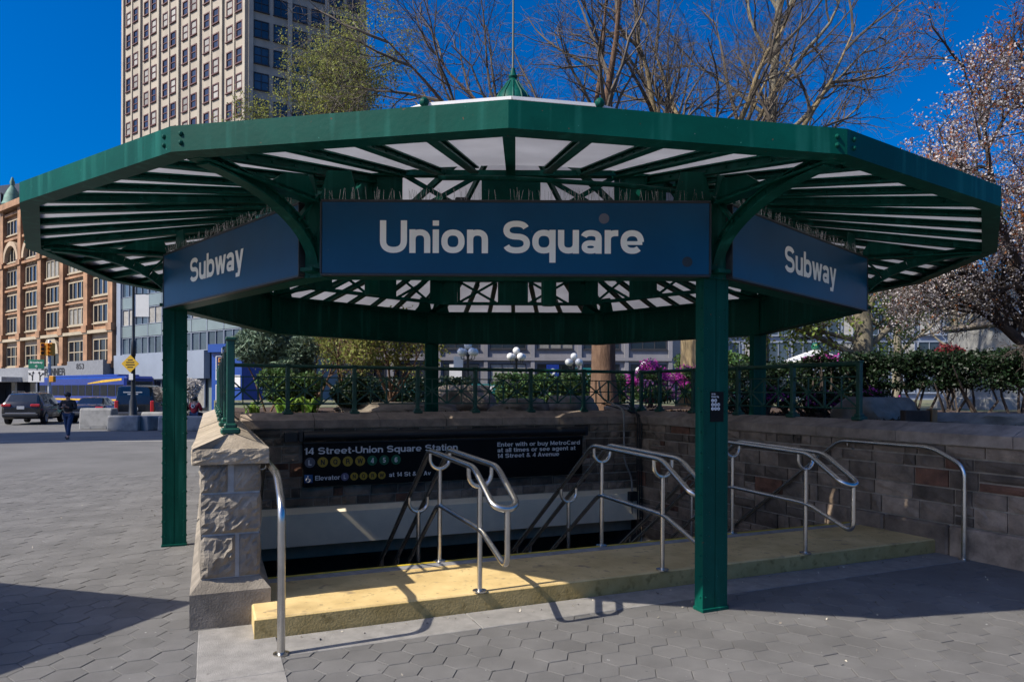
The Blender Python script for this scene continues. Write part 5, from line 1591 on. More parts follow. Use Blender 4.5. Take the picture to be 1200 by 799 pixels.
b = MB(); b.box((-30.6, 35.0, 2.72), (1.02, .02, .74), None, .006); p_ = b.build('plate', M['white'], asn)
for sx in (-1, 1):
    c = Vector((-30.6 + sx * .24, 34.984, 2.72)); b = MB()
    b.beam(c + Vector((sx * .0, 0, -.28)), c + Vector((0, 0, .0)), .004, .07, (1, 0, 0)); b.beam(c, c + Vector((sx * -.04, 0, .2)), .004, .06, (1, 0, 0)); b.beam(c, c + Vector((sx * .16, 0, .14)), .004, .06, (1, 0, 0))
    for e in (Vector((sx * -.04, 0, .2)), Vector((sx * .16, 0, .14))):
        dn = e.normalized(); q = Vector((-dn.z, 0, dn.x)); b.prism([c + e - q * .09, c + e + dn * .13, c + e + q * .09], (0, -.004, 0))
    b.build('arrow', M['black'], p_)
b = MB(); b.tube([(-30.6, 35.06, 0), (-30.6, 35.06, 3.8)], .035, 8); b.build('sign_post', M['pole_grey'], asn, True)
o_s = MB(); o_s.lathe((-22.9, 45.0, 0), [(.09, 0), (.06, 5.2)], 8); op = thing('traffic_light', 'second traffic light seen through the left railing against the blue shop', 'traffic light', (-22.9, 45, 0))
o_s.build('pole', M['pole_grey'], op, True)
b = MB(); b.box((-22.9, 44.8, 3.9), (.35, .3, 1.0), None, .03); h_ = b.build('signal_head', M['signal'], op)
for i in range(3):
    b = MB(); b.tube([(-22.9, 44.64, 4.22 - i * .3), (-22.9, 44.6, 4.22 - i * .3)], .1, 12); b.build('lens', M['orange'] if i == 0 else M['black'], h_)
# crossing stripe on the road
cs = MB(); cs.box((-16, 15.3, -.010), (26, .45, .012), RZ(R(7)))
tag(cs.build('road_marking', M['slab']), kind='structure')

# ================================================================== PEOPLE
def skin(name, J, E_, root, m, parent, sub=1):
    """one continuous surface grown over joints J {name: (pos, rx[, ry])} along edges E_"""
    me = bpy.data.meshes.new(name); bm = bmesh.new(); lay = bm.verts.layers.skin.verify(); vv = {}
    P = WLOC.get(parent.name, Vector((0, 0, 0)))
    for k, j in J.items():
        v = bm.verts.new(Vector(j[0]) - Vector((0, 0, 0))); v[lay].radius = (j[1], j[2] if len(j) > 2 else j[1]); v[lay].use_root = (k == root); vv[k] = v
    for a, c in E_: bm.edges.new((vv[a], vv[c]))
    bm.to_mesh(me); bm.free()
    o = bpy.data.objects.new(name, me); COL.objects.link(o)
    md = o.modifiers.new('skin', 'SKIN'); md.use_smooth_shade = True; md.branch_smoothing = .4
    if sub: s_ = o.modifiers.new('sub', 'SUBSURF'); s_.levels = sub; s_.render_levels = sub
    dg = bpy.context.evaluated_depsgraph_get(); dg.update()
    m2 = bpy.data.meshes.new_from_object(o.evaluated_get(dg)); bpy.data.objects.remove(o); bpy.data.meshes.remove(me)
    m2.materials.clear(); m2.materials.append(M[m])
    m2.polygons.foreach_set('use_smooth', [True] * len(m2.polygons))
    r_ = bpy.data.objects.new(name, m2); COL.objects.link(r_); r_.parent = parent
    return r_
def hand(J, E_, wrist, key, d, side, up):
    """palm, four fingers and a thumb, curled towards `up` x d; added to the joint lists"""
    d = Vector(d).normalized(); side = Vector(side).normalized(); up = Vector(up).normalized(); w_ = Vector(wrist)
    J[key + 'p'] = (w_ + d * .05, .036, .018); E_.append((key, key + 'p'))
    for i in range(4):
        ln = (.075, .085, .08, .062)[i]; b0 = w_ + d * .095 + side * ((i - 1.5) * .021)
        J[f'{key}f{i}a'] = (b0, .010); J[f'{key}f{i}b'] = (b0 + d * ln * .5 + up * .012, .009); J[f'{key}f{i}c'] = (b0 + d * ln * .62 + up * (.012 + ln * .42), .008)
        E_ += [(key + 'p', f'{key}f{i}a'), (f'{key}f{i}a', f'{key}f{i}b'), (f'{key}f{i}b', f'{key}f{i}c')]
    t0 = w_ + d * .035 - side * .035
    J[key + 't1'] = (t0 + d * .02 - side * .012 + up * .01, .012); J[key + 't2'] = (t0 + d * .055 - side * .014 + up * .03, .009)
    E_ += [(key + 'p', key + 't1'), (key + 't1', key + 't2')]
def face(par, c, fwd, r=.1):
    c = Vector(c); f = Vector(fwd).normalized(); s_ = Vector((-f.y, f.x, 0)).normalized(); u = s_.cross(f) * -1
    if u.z < 0: u = -u
    for sg in (-1, 1):
        b = MB(); b.ball(c + f * r * .88 + s_ * sg * .033 + u * .01, .013, 8, 6); b.build('eye', M['white'], par, True)
        b = MB(); b.ball(c + f * r * .97 + s_ * sg * .033 + u * .01, .007, 6, 4); b.build('pupil', M['black'], par, True)
        b = MB(); b.ball(c + s_ * sg * .082 - f * .005, .028, 8, 6, (.5, .8, 1.1)); b.build('ear', M['skin'], par, True)
    b = MB(); b.ball(c + f * r * 1.08 - u * .02, .017, 8, 6, (1, 1, 1.5)); b.build('nose', M['skin'], par, True)
    b = MB(); b.ball(c + f * r * .93 - u * .058, .02, 8, 5, (1.0, 1.0, .35)); b.build('mouth', M['red_leaf'], par, True)

# the walking man, coming towards us, both hands raised to a phone
mn = thing('person', 'man in a black jacket, cap and jeans walking while looking at his phone', 'person', (0, 0, 0))
J = {'pel': ((0, 0, .95), .13, .10), 'waist': ((0, 0, 1.08), .125, .10), 'chest': ((0, -.02, 1.30), .165, .115), 'neck': ((0, -.03, 1.48), .06), 'head': ((0, -.07, 1.58), .078, .09), 'crown': ((0, -.08, 1.68), .075, .088)}
E_ = [('pel', 'waist'), ('waist', 'chest'), ('chest', 'neck'), ('neck', 'head'), ('head', 'crown')]
for k, sg in (('l', 1), ('r', -1)):
    J['sh' + k] = ((sg * .20, -.01, 1.41), .065); J['el' + k] = ((sg * .27, -.08, 1.13), .048); J['wr' + k] = ((sg * .07, -.33, 1.20), .030)
    E_ += [('chest', 'sh' + k), ('sh' + k, 'el' + k), ('el' + k, 'wr' + k)]
    hand(J, E_, J['wr' + k][0], 'wr' + k, (-sg * .55, -.5, .45), (0, .3, -1), (-sg * .8, .5, 0))
    fy, lift = (-.24, 0.0) if k == 'l' else (.20, .05)
    J['hip' + k] = ((sg * .09, 0, .90), .095); J['kn' + k] = ((sg * .085, fy * .55 - .05, .50), .062); J['an' + k] = ((sg * .08, fy, .09 + lift), .042); J['toe' + k] = ((sg * .10, fy - .17, .035 + lift * .3), .036, .03)
    E_ += [('pel', 'hip' + k), ('hip' + k, 'kn' + k), ('kn' + k, 'an' + k), ('an' + k, 'toe' + k)]
bodyo = skin('body', J, E_, 'pel', 'skin', mn, 2)
G_ = lambda ks, d, fx=1.0: {k: (J[k][0], J[k][1] + d, (J[k][2] if len(J[k]) > 2 else J[k][1]) + d) for k in ks}
jk = G_(['pel', 'waist', 'chest', 'shl', 'shr', 'ell', 'elr'], .022)
for k in ('l', 'r'): jk['cf' + k] = (Vector(J['el' + k][0]).lerp(Vector(J['wr' + k][0]), .85), .048)
jk['col'] = ((0, -.03, 1.47), .08)
skin('jacket', jk, [('pel', 'waist'), ('waist', 'chest'), ('chest', 'col'), ('chest', 'shl'), ('chest', 'shr'), ('shl', 'ell'), ('shr', 'elr'), ('ell', 'cfl'), ('elr', 'cfr')], 'pel', 'jacket_black', mn, 2)
jn = G_(['pel', 'hipl', 'hipr', 'knl', 'knr'], .012)
for k in ('l', 'r'): jn['hm' + k] = (Vector(J['kn' + k][0]).lerp(Vector(J['an' + k][0]), .93), .062)
skin('jeans', jn, [('pel', 'hipl'), ('pel', 'hipr'), ('hipl', 'knl'), ('hipr', 'knr'), ('knl', 'hml'), ('knr', 'hmr')], 'pel', 'jeans', mn, 2)
for k in ('l', 'r'):
    a_, t_ = Vector(J['an' + k][0]), Vector(J['toe' + k][0])
    skin('shoe', {'a': (a_ + Vector((0, .03, -.035)), .05), 'b': (a_.lerp(t_, .55) + Vector((0, 0, -.01)), .05, .042), 'c': (t_ + Vector((0, -.03, 0)), .042, .036)}, [('a', 'b'), ('b', 'c')], 'a', 'shoe', mn, 1)
face(bodyo, (0, -.085, 1.61), (0, -.9, -.4), .095)
b = MB(); b.ball((0, -.07, 1.655), .112, 14, 8, (1, 1.08, .95)); b.build('hair', M['hair'], mn, True)
b = MB(); b.box((0, -.40, 1.27), (.08, .012, .15), Matrix.Rotation(R(-35), 3, 'X'), .004); 
ph = b.build('phone', M['dark_metal'], None); tag(ph, 'dark phone held in the hands of the walking man', 'phone')
mn.location = (-16.7, 16.4, 0); mn.rotation_euler = (0, 0, R(12))
ph.location = Matrix.Rotation(R(12), 3, 'Z') @ ph.location + Vector((-16.7, 16.4, 0)); ph.rotation_euler = (0, 0, R(12))

def sitter(label, x, y, rz, jm, hair):
    r_ = thing('person', label, 'person', (0, 0, 0))
    J = {'pel': ((0, 0, .78), .15, .12), 'waist': ((0, .0, .92), .135, .11), 'chest': ((0, .03, 1.14), .17, .12), 'neck': ((0, .04, 1.31), .06), 'head': ((0, .07, 1.41), .08, .09), 'crown': ((0, .07, 1.50), .076, .086)}
    E_ = [('pel', 'waist'), ('waist', 'chest'), ('chest', 'neck'), ('neck', 'head'), ('head', 'crown')]
    for k, sg in (('l', 1), ('r', -1)):
        J['sh' + k] = ((sg * .20, .03, 1.24), .065); J['el' + k] = ((sg * .26, .10, .98), .05); J['wr' + k] = ((sg * .13, .32, .92), .032)
        E_ += [('chest', 'sh' + k), ('sh' + k, 'el' + k), ('el' + k, 'wr' + k)]
        hand(J, E_, J['wr' + k][0], 'wr' + k, (-sg * .3, .9, -.1), (sg, .3, 0), (0, 0, -1))
        J['hip' + k] = ((sg * .10, .05, .76), .10); J['kn' + k] = ((sg * .12, .45, .74), .07); J['an' + k] = ((sg * .12, .48, .32), .045); J['toe' + k] = ((sg * .13, .64, .28), .035)
        E_ += [('pel', 'hip' + k), ('hip' + k, 'kn' + k), ('kn' + k, 'an' + k), ('an' + k, 'toe' + k)]
    bo = skin('body', J, E_, 'pel', 'skin', r_, 2)
    G_ = lambda ks, d: {k: (J[k][0], J[k][1] + d, (J[k][2] if len(J[k]) > 2 else J[k][1]) + d) for k in ks}
    jk = G_(['pel', 'waist', 'chest', 'shl', 'shr', 'ell', 'elr'], .03)
    for k in ('l', 'r'): jk['cf' + k] = (Vector(J['el' + k][0]).lerp(Vector(J['wr' + k][0]), .85), .05)
    skin('jacket', jk, [('pel', 'waist'), ('waist', 'chest'), ('chest', 'shl'), ('chest', 'shr'), ('shl', 'ell'), ('shr', 'elr'), ('ell', 'cfl'), ('elr', 'cfr')], 'pel', jm, r_, 2)
    jn = G_(['pel', 'hipl', 'hipr', 'knl', 'knr', 'anl', 'anr'], .014)
    skin('trousers', jn, [('pel', 'hipl'), ('pel', 'hipr'), ('hipl', 'knl'), ('hipr', 'knr'), ('knl', 'anl'), ('knr', 'anr')], 'pel', 'jeans', r_, 2)
    face(bo, (0, .085, 1.43), (0, 1, -.1), .095)
    b = MB(); b.ball((0, .05, 1.46), .115, 14, 8, (1, 1.05, 1)); b.build('hair', M['hair'], r_, True)
    if jm == 'jacket_red':
        b = MB(); b.tube([(0, -.125, 1.12), (0, -.15, 1.12)], .09, 18); b.build('back_emblem', M['white'], r_, False)
        b = MB(); b.tube([(.012, -.14, 1.12), (.012, -.156, 1.12)], .05, 14); b.build('back_emblem', M['black'], r_, False)
    r_.location = (x, y, 0); r_.rotation_euler = (0, 0, rz)
    return r_
sitter('person seen from behind sitting on a barrier in a red jacket with a round emblem', -14.75, 22.45, R(-6), 'jacket_red', True)
sitter('person in dark clothes sitting left of the one in the red jacket', -15.4, 22.5, R(8), 'jacket_black', True)
# ================================================================== THE PARK BEHIND THE WALLS
def bed_z(p):
    return 1.37 + .05 * noise.noise(Vector((p.x * .7, p.y * .7, 3.1))) + .018 * noise.noise(Vector((p.x * 5, p.y * 5, 1)))
gr = MB(); idx = {}
st_ = .16
for i in range(0, 112):
    for j in range(0, 122):
        s_, t_ = -3.6 + i * st_, -8 + j * st_
        p = xy(s_, t_); idx[(i, j)] = len(gr.v); gr.v.append((p.x, p.y, bed_z(p)))
for i in range(111):
    for j in range(121):
        s_, t_ = -3.6 + (i + .5) * st_, -8 + (j + .5) * st_
        if t_ > 2.74 or s_ > rw(min(t_, 2.6)) + .40:
            gr.f.append((idx[(i, j)], idx[(i + 1, j)], idx[(i + 1, j + 1)], idx[(i, j + 1)])); gr.mi.append(0)
tag(gr.build('mulch_bed', M['mulch'], None, True, 180), kind='structure')
pg = MB(); pg.box(xy(33, 21.5, .62), (73.4, 32, 1.30), RST)
pg.box(xy(33, -3, .6), (46, 18, 1.24), RST)
tag(pg.build('park_ground', M['lawn']), kind='structure')
# chips of mulch
ch = []
for k in range(9000):
    s_, t_ = random.uniform(-3.4, 8), random.uniform(-5.5, 5)
    if not (t_ > 2.78 or s_ > rw(min(t_, 2.6)) + .5): continue
    p = xy(s_, t_); ch.append((p.x, p.y, bed_z(p) + .012))
lt = []
for k in range(150):
    p = Vector((random.uniform(-7, 6), random.uniform(-5.6, 2), 0)); d = p.y + 9.84
    s_, t_ = p.dot(E1), p.dot(E2)
    if (s_ > -4.2 and t_ > -3.7) or s_ > 3.6: continue
    lt.append((p.x, p.y, .005))
for k in range(60):
    p = xy(random.uniform(-3.4, 3.5), -3.68 - abs(random.gauss(0, .08))); lt.append((p.x, p.y, .009))
M['litter'] = leafmat('dry_litter', (0.40, 0.36, 0.30), .6, .02, 0, .9)
tag(leaves('litter', M['litter'], lt, .016, None, .003, 1.6, 0, 'stuff'))
M['chip'] = leafmat('wood_chip', (0.075, 0.045, 0.028), .5, .01, 0.0, .9)
o = leaves('mulch_chips', M['chip'], ch, .045, None, .006, 2.4, 0, 'stuff')

def boulder(label, x, y, z, sx, sy, sz, rz, seed, group=None):
    bm = bmesh.new(); bmesh.ops.create_icosphere(bm, subdivisions=4, radius=1)
    for v in bm.verts:
        n = v.co.normalized()
        d = 1 + .28 * noise.noise(n * 1.3 + Vector((seed, 0, 0))) + .12 * noise.noise(n * 3.1 + Vector((0, seed, 0))) + .04 * noise.noise(n * 9 + Vector((seed, seed, 0)))
        c = n * d
        c.z = max(min(c.z, .75), -.6)
        v.co = Vector((c.x * sx, c.y * sy, c.z * sz))
    me = bpy.data.meshes.new('boulder'); bm.to_mesh(me); bm.free(); me.materials.append(M['rock']); smoothen(me, 40)
    o = bpy.data.objects.new('boulder', me); COL.objects.link(o); o.location = (x, y, z); o.rotation_euler = (0, 0, rz)
    return tag(o, label, 'boulder', group or 'boulders in the planting bed')
boulder('flat pale boulder in the bed left of the back left post', -2.5, 4.9, 1.42, 1.3, .6, .22, .3, 1.2)
boulder('pale rounded boulder just right of the back left post', -1.25, 7.2, 1.6, .75, .6, .5, .2, 4.7)
boulder('low dark boulder in the middle of the bed behind the railing', .1, 5.6, 1.42, .8, .5, .34, 1.0, 7.7)
boulder('grey boulder left of the brown tree trunk', 1.25, 6.2, 1.42, .62, .5, .42, .4, 9.1)
boulder('small boulder at the foot of the brown trunk', 2.6, 6.4, 1.38, .5, .35, .22, .1, 3.3)
boulder('large dark boulder in the bed past the end of the right railing', 6.05, 2.0, 1.36, .75, .55, .52, .5, 5.9)
boulder('flat grey rock at the right edge of the bed under the hedge', 6.9, .35, 1.38, .9, .45, .2, -.4, 6.4)
tk = thing('timber_block', 'small dark box with a raw timber edge standing in the mulch', 'block', (5.55, -.25, 1.36))
b = MB(); b.box((5.5, -.2, 1.47), (.32, .2, .22), RZ(-.2), .01); b.build('box', M['bark_dark'], tk)
b = MB(); b.box((5.69, -.27, 1.48), (.07, .2, .24), RZ(-.2), .006); b.build('timber_edge', M['wood'], tk)

# ------------------------------------------------------------------ trees
def wander(p, d, L, n, wob, up=0.0):
    pts = [Vector(p)]; d = Vector(d).normalized()
    for i in range(n):
        d = (d + Vector((random.gauss(0, wob), random.gauss(0, wob), random.gauss(0, wob) + up))).normalized()
        pts.append(pts[-1] + d * (L / n))
    return pts
def perp_dir(d, ang):
    d = Vector(d).normalized(); a = d.orthogonal().normalized(); b_ = d.cross(a); t = random.uniform(0, 2 * math.pi)
    return (d * math.cos(ang) + (a * math.cos(t) + b_ * math.sin(t)) * math.sin(ang)).normalized()
def sprout(b, pts, r0, levels, lv, tips, sides=(7, 6, 5, 4, 3, 3, 3)):
    """children along a limb; levels: (count, angle, length, radius ratio, wobble, upward bias, start)"""
    if lv >= len(levels): return
    cnt, ang, ln, rr, wob, up, start = levels[lv]
    n = len(pts) - 1
    L0 = sum((pts[i + 1] - pts[i]).length for i in range(n))
    for k in range(cnt):
        f = start + (1 - start) * (k + random.uniform(.1, .9)) / cnt
        i = min(int(f * n), n - 1); q = f * n - i
        p = pts[i].lerp(pts[i + 1], q); d = pts[i + 1] - pts[i]
        L = ln * random.uniform(.65, 1.25) * (1.15 - .5 * f)
        r = max(r0 * rr * (1.1 - .55 * f), .0045)
        cp = wander(p, perp_dir(d, R(ang) * random.uniform(.6, 1.3)), L, 6 if lv < 2 else 4, wob, up)
        m = len(cp)
        b.tube(cp, [max(r * (1 - .75 * i / (m - 1)), .0035) for i in range(m)], sides[min(lv + 2, 6)], False)
        if lv >= len(levels) - 2: tips += cp[1:]
        sprout(b, cp, r, levels, lv + 1, tips, sides)
def tree(name, label, base, trunk, limbs, levels, bark, twig, group=None, seed=1, trunk_r=(.4, .3), flare=1.35):
    """trunk: list of points; limbs: list of (start fraction, direction, length, radius)"""
    random.seed(seed)
    T = thing(name, label, 'tree', base, group)
    tp = [Vector(p) for p in trunk]; n = len(tp)
    sm = []
    for i in range(n - 1):
        for q in range(4): sm.append(tp[i].lerp(tp[i + 1], q / 4) + Vector((random.gauss(0, .012), random.gauss(0, .012), 0)) * (i + q > 0))
    sm.append(tp[-1]); m = len(sm)
    rad = [trunk_r[0] + (trunk_r[1] - trunk_r[0]) * i / (m - 1) for i in range(m)]
    rad[0] *= flare; rad[1] *= 1 + (flare - 1) * .4
    b = MB(); b.tube(sm, rad, 20); b.build('trunk', M[bark], T, True, 60)
    tw_ = MB(); tips = []
    for f, d, L, r in limbs:
        i = min(int(f * (m - 1)), m - 2); p = sm[i].lerp(sm[i + 1], f * (m - 1) - i)
        lp_ = wander(p, d, L, 10, .11, .03); k = len(lp_); r = r * (.95 if 'bare' in name else 1)
        b = MB(); b.tube(lp_, [max(r * (1 - .94 * q / (k - 1)), .006) for q in range(k)], 9, False); b.build('limb', M[twig if r < .05 else bark], T, True, 60)
        sprout(tw_, lp_, r, levels, 0, tips)
    o = tw_.build('crown', M[twig], T, False); o['kind'] = 'stuff'
    return T, np.array([tuple(p) for p in tips]) if tips else np.zeros((0, 3))
def V3(*a): return Vector(a)
# furrowed pale trunk at the back right, its limbs fan out over the canopy
tree('bare_tree', 'big bare tree with a pale furrowed trunk, left of the front green post', (5.75, 12.0, 1.3),
     [(5.75, 12.0, 1.2), (5.72, 12.0, 3.6), (5.75, 12.2, 5.6), (5.8, 12.4, 7.0)],
     [(.80, V3(-.45, .1, 1), 8.6, .19), (.9, V3(.05, .2, 1), 9.3, .21), (.98, V3(.5, .3, 1), 9, .2), (.95, V3(-.2, .5, 1), 8.7, .17), (.85, V3(.9, -.1, .85), 9.4, .17), (.99, V3(.2, -.35, 1), 8, .16), (.75, V3(-.9, .2, .8), 7.4, .15), (.9, V3(.75, .6, .9), 8, .16)],
     [(7, 42, 3.8, .48, .16, .06, .2), (6, 42, 2.0, .42, .18, .05, .12), (5, 42, 1.0, .45, .2, .04, .1), (3, 42, .5, .55, .2, .02, .1)], 'bark_straw', 'bark_twig', 'bare trees over the canopy', 11, (.60, .45))
# brown trunk in the middle
tree('bare_tree', 'bare tree with a brown trunk standing right of the middle of the railing', (2.29, 8.2, 1.3),
     [(2.29, 8.2, 1.2), (2.27, 8.2, 3.2), (2.2, 8.3, 5.0), (2.0, 8.4, 6.4)],
     [(.75, V3(-.95, -.1, .9), 7.5, .14), (.85, V3(-.5, .2, 1), 8, .15), (.98, V3(-.1, .1, 1), 7.5, .16), (.95, V3(.45, .1, 1), 7, .14), (.8, V3(-1.0, .5, .75), 7.5, .12), (.9, V3(-.75, -.5, 1), 6.5, .12), (.7, V3(-1.1, .1, .55), 7.5, .12)],
     [(7, 40, 3.3, .48, .15, .05, .2), (6, 40, 1.7, .42, .18, .04, .12), (5, 42, .85, .45, .2, .03, .1), (3, 42, .42, .55, .2, .02, .1)], 'bark_brown', 'bark_twig', 'bare trees over the canopy', 23, (.33, .25))
# mossy straight trunk rising over the right half of the roof
tree('bare_tree', 'slender mossy bare tree rising above the right half of the canopy roof', (9.2, 15.2, 1.3),
     [(8.8, 15.2, 1.2), (8.85, 15.2, 5), (9.1, 15.2, 9), (9.15, 15.2, 12.5), (9.4, 15.2, 16)],
     [(.62, V3(.8, .1, .7), 6.5, .11), (.68, V3(-.7, .2, .8), 5, .09), (.75, V3(.75, -.2, .8), 6, .10), (.82, V3(-.6, .1, 1), 5, .08), (.7, V3(.2, .7, .9), 5, .08), (.9, V3(.6, 0, 1), 5, .08), (.96, V3(-.3, .1, 1), 5, .08), (.55, V3(1, -.1, .5), 5, .08)],
     [(7, 42, 2.6, .5, .16, .05, .2), (6, 42, 1.3, .5, .18, .04, .15), (4, 42, .65, .55, .2, .03, .1), (3, 42, .32, .6, .2, .02, .1)], 'bark_grey', 'bark_twig', 'bare trees over the canopy', 37, (.22, .12))
# budding yellow-green tree before the tower
T_, tips = tree('budding_tree', 'tall budding tree with a haze of yellow green in front of the tower', (-10.5, 25, 1.2),
     [(-10.5, 25, 0), (-10.4, 25, 6), (-10.3, 25, 10), (-10.3, 25, 14)],
     [(.55, V3(-.9, 0, .75), 6.5, .12), (.6, V3(.8, .1, .9), 7.5, .13), (.7, V3(-.6, .4, .9), 6, .12), (.75, V3(.5, -.4, 1), 7, .12), (.85, V3(.9, .3, 1), 7.5, .11), (.9, V3(-.4, -.2, 1), 5, .1), (.97, V3(.35, .1, 1), 7.5, .12), (.88, V3(.75, -.1, 1), 8, .11), (.8, V3(1, .2, .8), 6.5, .1), (.8, V3(-1, .2, .5), 5.5, .1), (.65, V3(.1, .8, .8), 5.5, .1)],
     [(7, 45, 2.6, .45, .18, .02, .2), (6, 48, 1.4, .5, .2, .0, .1), (6, 48, .75, .5, .22, -.02, .1), (3, 45, .4, .6, .22, -.04, .1)], 'bark_grey', 'bark_twig', None, 51, (.3, .18))
leaves('foliage', M['bud_leaf'], tips[rng.integers(0, len(tips), 30000)], .075, T_, .14, 1.5, 0, 'stuff')
# green-yellow tree at the right behind the hedge
T_, tips = tree('spring_tree', 'grey barked tree with light green new leaves behind the right hedge', (10.8, 12.2, 1.3),
     [(10.8, 12.2, 1.2), (10.85, 12.2, 2.6), (10.95, 12.2, 3.6), (10.9, 12.3, 4.6)],
     [(.45, V3(-1, -.1, .55), 4.5, .12), (.55, V3(1, -.1, .6), 4.5, .11), (.7, V3(-.7, .3, .8), 4.5, .11), (.8, V3(.5, .2, 1), 4, .11), (.95, V3(-.1, 0, 1), 4, .12), (.6, V3(-.9, .4, .35), 4.6, .09), (.5, V3(.6, .7, .4), 4, .09), (.4, V3(-.8, -.4, .25), 3.5, .07)],
     [(7, 50, 2.0, .45, .18, -.01, .2), (6, 50, 1.1, .5, .2, -.03, .1), (5, 50, .6, .5, .22, -.05, .1)], 'bark_grey', 'bark_dark', None, 63, (.34, .24))
leaves('foliage', M['spring_leaf'], tips[rng.integers(0, len(tips), 16000)], .085, T_, .16, 1.5, 0, 'stuff')
# cherry at the right edge
T_, tips = tree('cherry_tree', 'cherry tree full of pale pink blossom and rust coloured leaves at the right edge', (10.6, 3.9, 1.3),
     [(10.6, 3.9, 1.2), (10.5, 3.9, 2.2), (10.4, 3.9, 3.0)],
     [(.6, V3(-.9, -.1, .8), 3.6, .10), (.75, V3(-.6, .3, 1), 4.6, .11), (.9, V3(-.2, -.3, 1), 5.2, .12), (.98, V3(.2, .2, 1), 5.5, .12), (.8, V3(.8, -.2, .8), 4.5, .1), (.95, V3(-.7, -.5, 1), 4.8, .1), (.7, V3(-1, .3, .45), 3.2, .08), (.98, V3(-.45, .1, 1), 5.8, .11), (.6, V3(-.4, -.9, .5), 3.2, .08), (.85, V3(.3, -.8, .9), 4.5, .1)],
     [(9, 48, 1.9, .48, .2, .02, .15), (7, 48, 1.0, .5, .22, .01, .1), (6, 48, .5, .5, .25, .0, .1), (3, 45, .22, .6, .2, 0, .1)], 'bark_dark', 'bark_dark', None, 77, (.2, .16))
hz = tips[:, 2]
lo = tips[(hz < 7.6) & (hz > 3.0)]; hi_ = tips[hz > 4.2]
sel = lo[rng.integers(0, len(lo), 56000)]
leaves('blossom', M['blossom'], sel, .034, T_, .055, 1.1, 0, 'stuff')
leaves('young_leaves', M['rust_leaf'], np.concatenate([hi_[rng.integers(0, len(hi_), 14000)], lo[rng.integers(0, len(lo), 6000)]]), .034, T_, .04, 1.7, 0, 'stuff')
# far bare trees for the gap at the right
for k, (x, y, z, lab) in enumerate(((20, 27, 13, 'distant bare tree between the canopy and the cherry'), (30, 38, 14, 'second distant bare tree, further right behind the cherry'))):
    tree('bare_tree', lab, (x, y, 1.2), [(x, y, 0), (x + .1, y, z * .3), (x, y, z * .55)],
         [(.5 + .07 * i, V3(math.cos(i * 2.4), math.sin(i * 2.4), 1), z * .4, .1) for i in range(7)],
         [(7, 42, 2.8, .5, .16, .04, .2), (6, 42, 1.4, .5, .18, .03, .15), (4, 42, .7, .55, .2, .02, .1)], 'bark_grey', 'bark_twig', None, 90 + k, (.25, .15))

# ------------------------------------------------------------------ shrubs, hedges and flowers
def blob(c, r, n, fill=.55):
    """points in an uneven rounded mass, denser towards lobes"""
    c = np.array(c); r = np.array(r)
    k = 14
    lob = rng.normal(0, 1, (k, 3)); lob /= np.linalg.norm(lob, axis=1)[:, None]; lob *= rng.uniform(.25, .8, (k, 1))
    lr = rng.uniform(.22, .45, k)
    w_ = rng.integers(0, k, n)
    d = rng.normal(0, 1, (n, 3)); d /= np.linalg.norm(d, axis=1)[:, None]; d *= rng.uniform(.35, 1, (n, 1)) ** .5
    p = lob[w_] + d * lr[w_][:, None]
    return c + p * r
def shrub(name, label, c, r, n, size, m, stems=6, bark='bark_dark', group=None, cat='shrub', extra=None, aspect=1.6, base=1.3):
    T = thing(name, label, cat, (c[0], c[1], base), group)
    b = MB(); P = blob(c, r, n)
    for k in range(stems):
        e = P[rng.integers(0, n)]
        p0 = Vector((c[0] + random.uniform(-.25, .25) * r[0], c[1] + random.uniform(-.25, .25) * r[1], base))
        mid = p0.lerp(Vector(e), .5) + Vector((random.gauss(0, .06), random.gauss(0, .06), .05))
        b.tube([p0, mid, Vector(e)], [.026, .018, .006], 5)
    o = b.build('stem', M[bark], T, True)
    if stems > 2: o['kind'] = 'stuff'
    leaves('foliage', M[m], P, size, T, .02, aspect, 0, 'stuff')
    if extra:
        nm, mm, cnt, sz = extra
        Q = blob(c, [x * 1.06 for x in r], cnt * 3); Q = Q[Q[:, 2] > c[2] - r[2] * .45][:cnt]
        leaves(nm, M[mm], Q, sz, T, .02, 1.1, 0, 'stuff')
    return T
# conifer with needles
shrub('conifer', 'blue green conifer bush behind the left end of the railing', (-5.1, 5.0, 2.5), (.95, .7, .78), 17000, .028, 'needle', 5, 'bark_brown', None, 'conifer', None, 5.0)
shrub('broadleaf_shrub', 'dense dark glossy shrub behind the second railing bay from the left', (-4.45, 4.2, 1.82), (.7, .5, .5), 11000, .042, 'shrub_leaf', 8)
shrub('broadleaf_shrub', 'dark low shrub between the glossy shrub and the multi stemmed tree', (-3.35, 4.6, 1.72), (.5, .5, .42), 8000, .04, 'dark_leaf', 6)
def bush_tree(label, x, y, h, wd, seed, m):
    random.seed(seed)
    T, tips = tree('small_tree', label, (x, y, 1.3), [(x, y, 1.25), (x + .02, y, 1.7)],
        [(.6 + .05 * i, V3(math.cos(i * 1.7) * .55, math.sin(i * 1.7) * .55, 1), h, .035) for i in range(6)],
        [(6, 42, .8, .5, .2, .03, .3), (5, 45, .45, .5, .2, .0, .1), (4, 45, .25, .5, .2, 0, .1)], 'bark_brown', 'bark_brown', None, seed, (.07, .06))
    leaves('foliage', M[m], tips[rng.integers(0, len(tips), 3600)], .05, T, .07, 1.6, 0, 'stuff')
bush_tree('multi stemmed small tree with yellow green leaves in the left part of the bed', -4.0, 6.3, 2.1, 1, 5, 'bud_leaf')
bush_tree('second multi stemmed small tree with fine leaves left of the back left post', -2.75, 5.7, 2.0, 1, 6, 'bud_leaf')
bush_tree('leafy small tree behind the conifer', -5.2, 8.5, 2.3, 1, 8, 'spring_leaf')
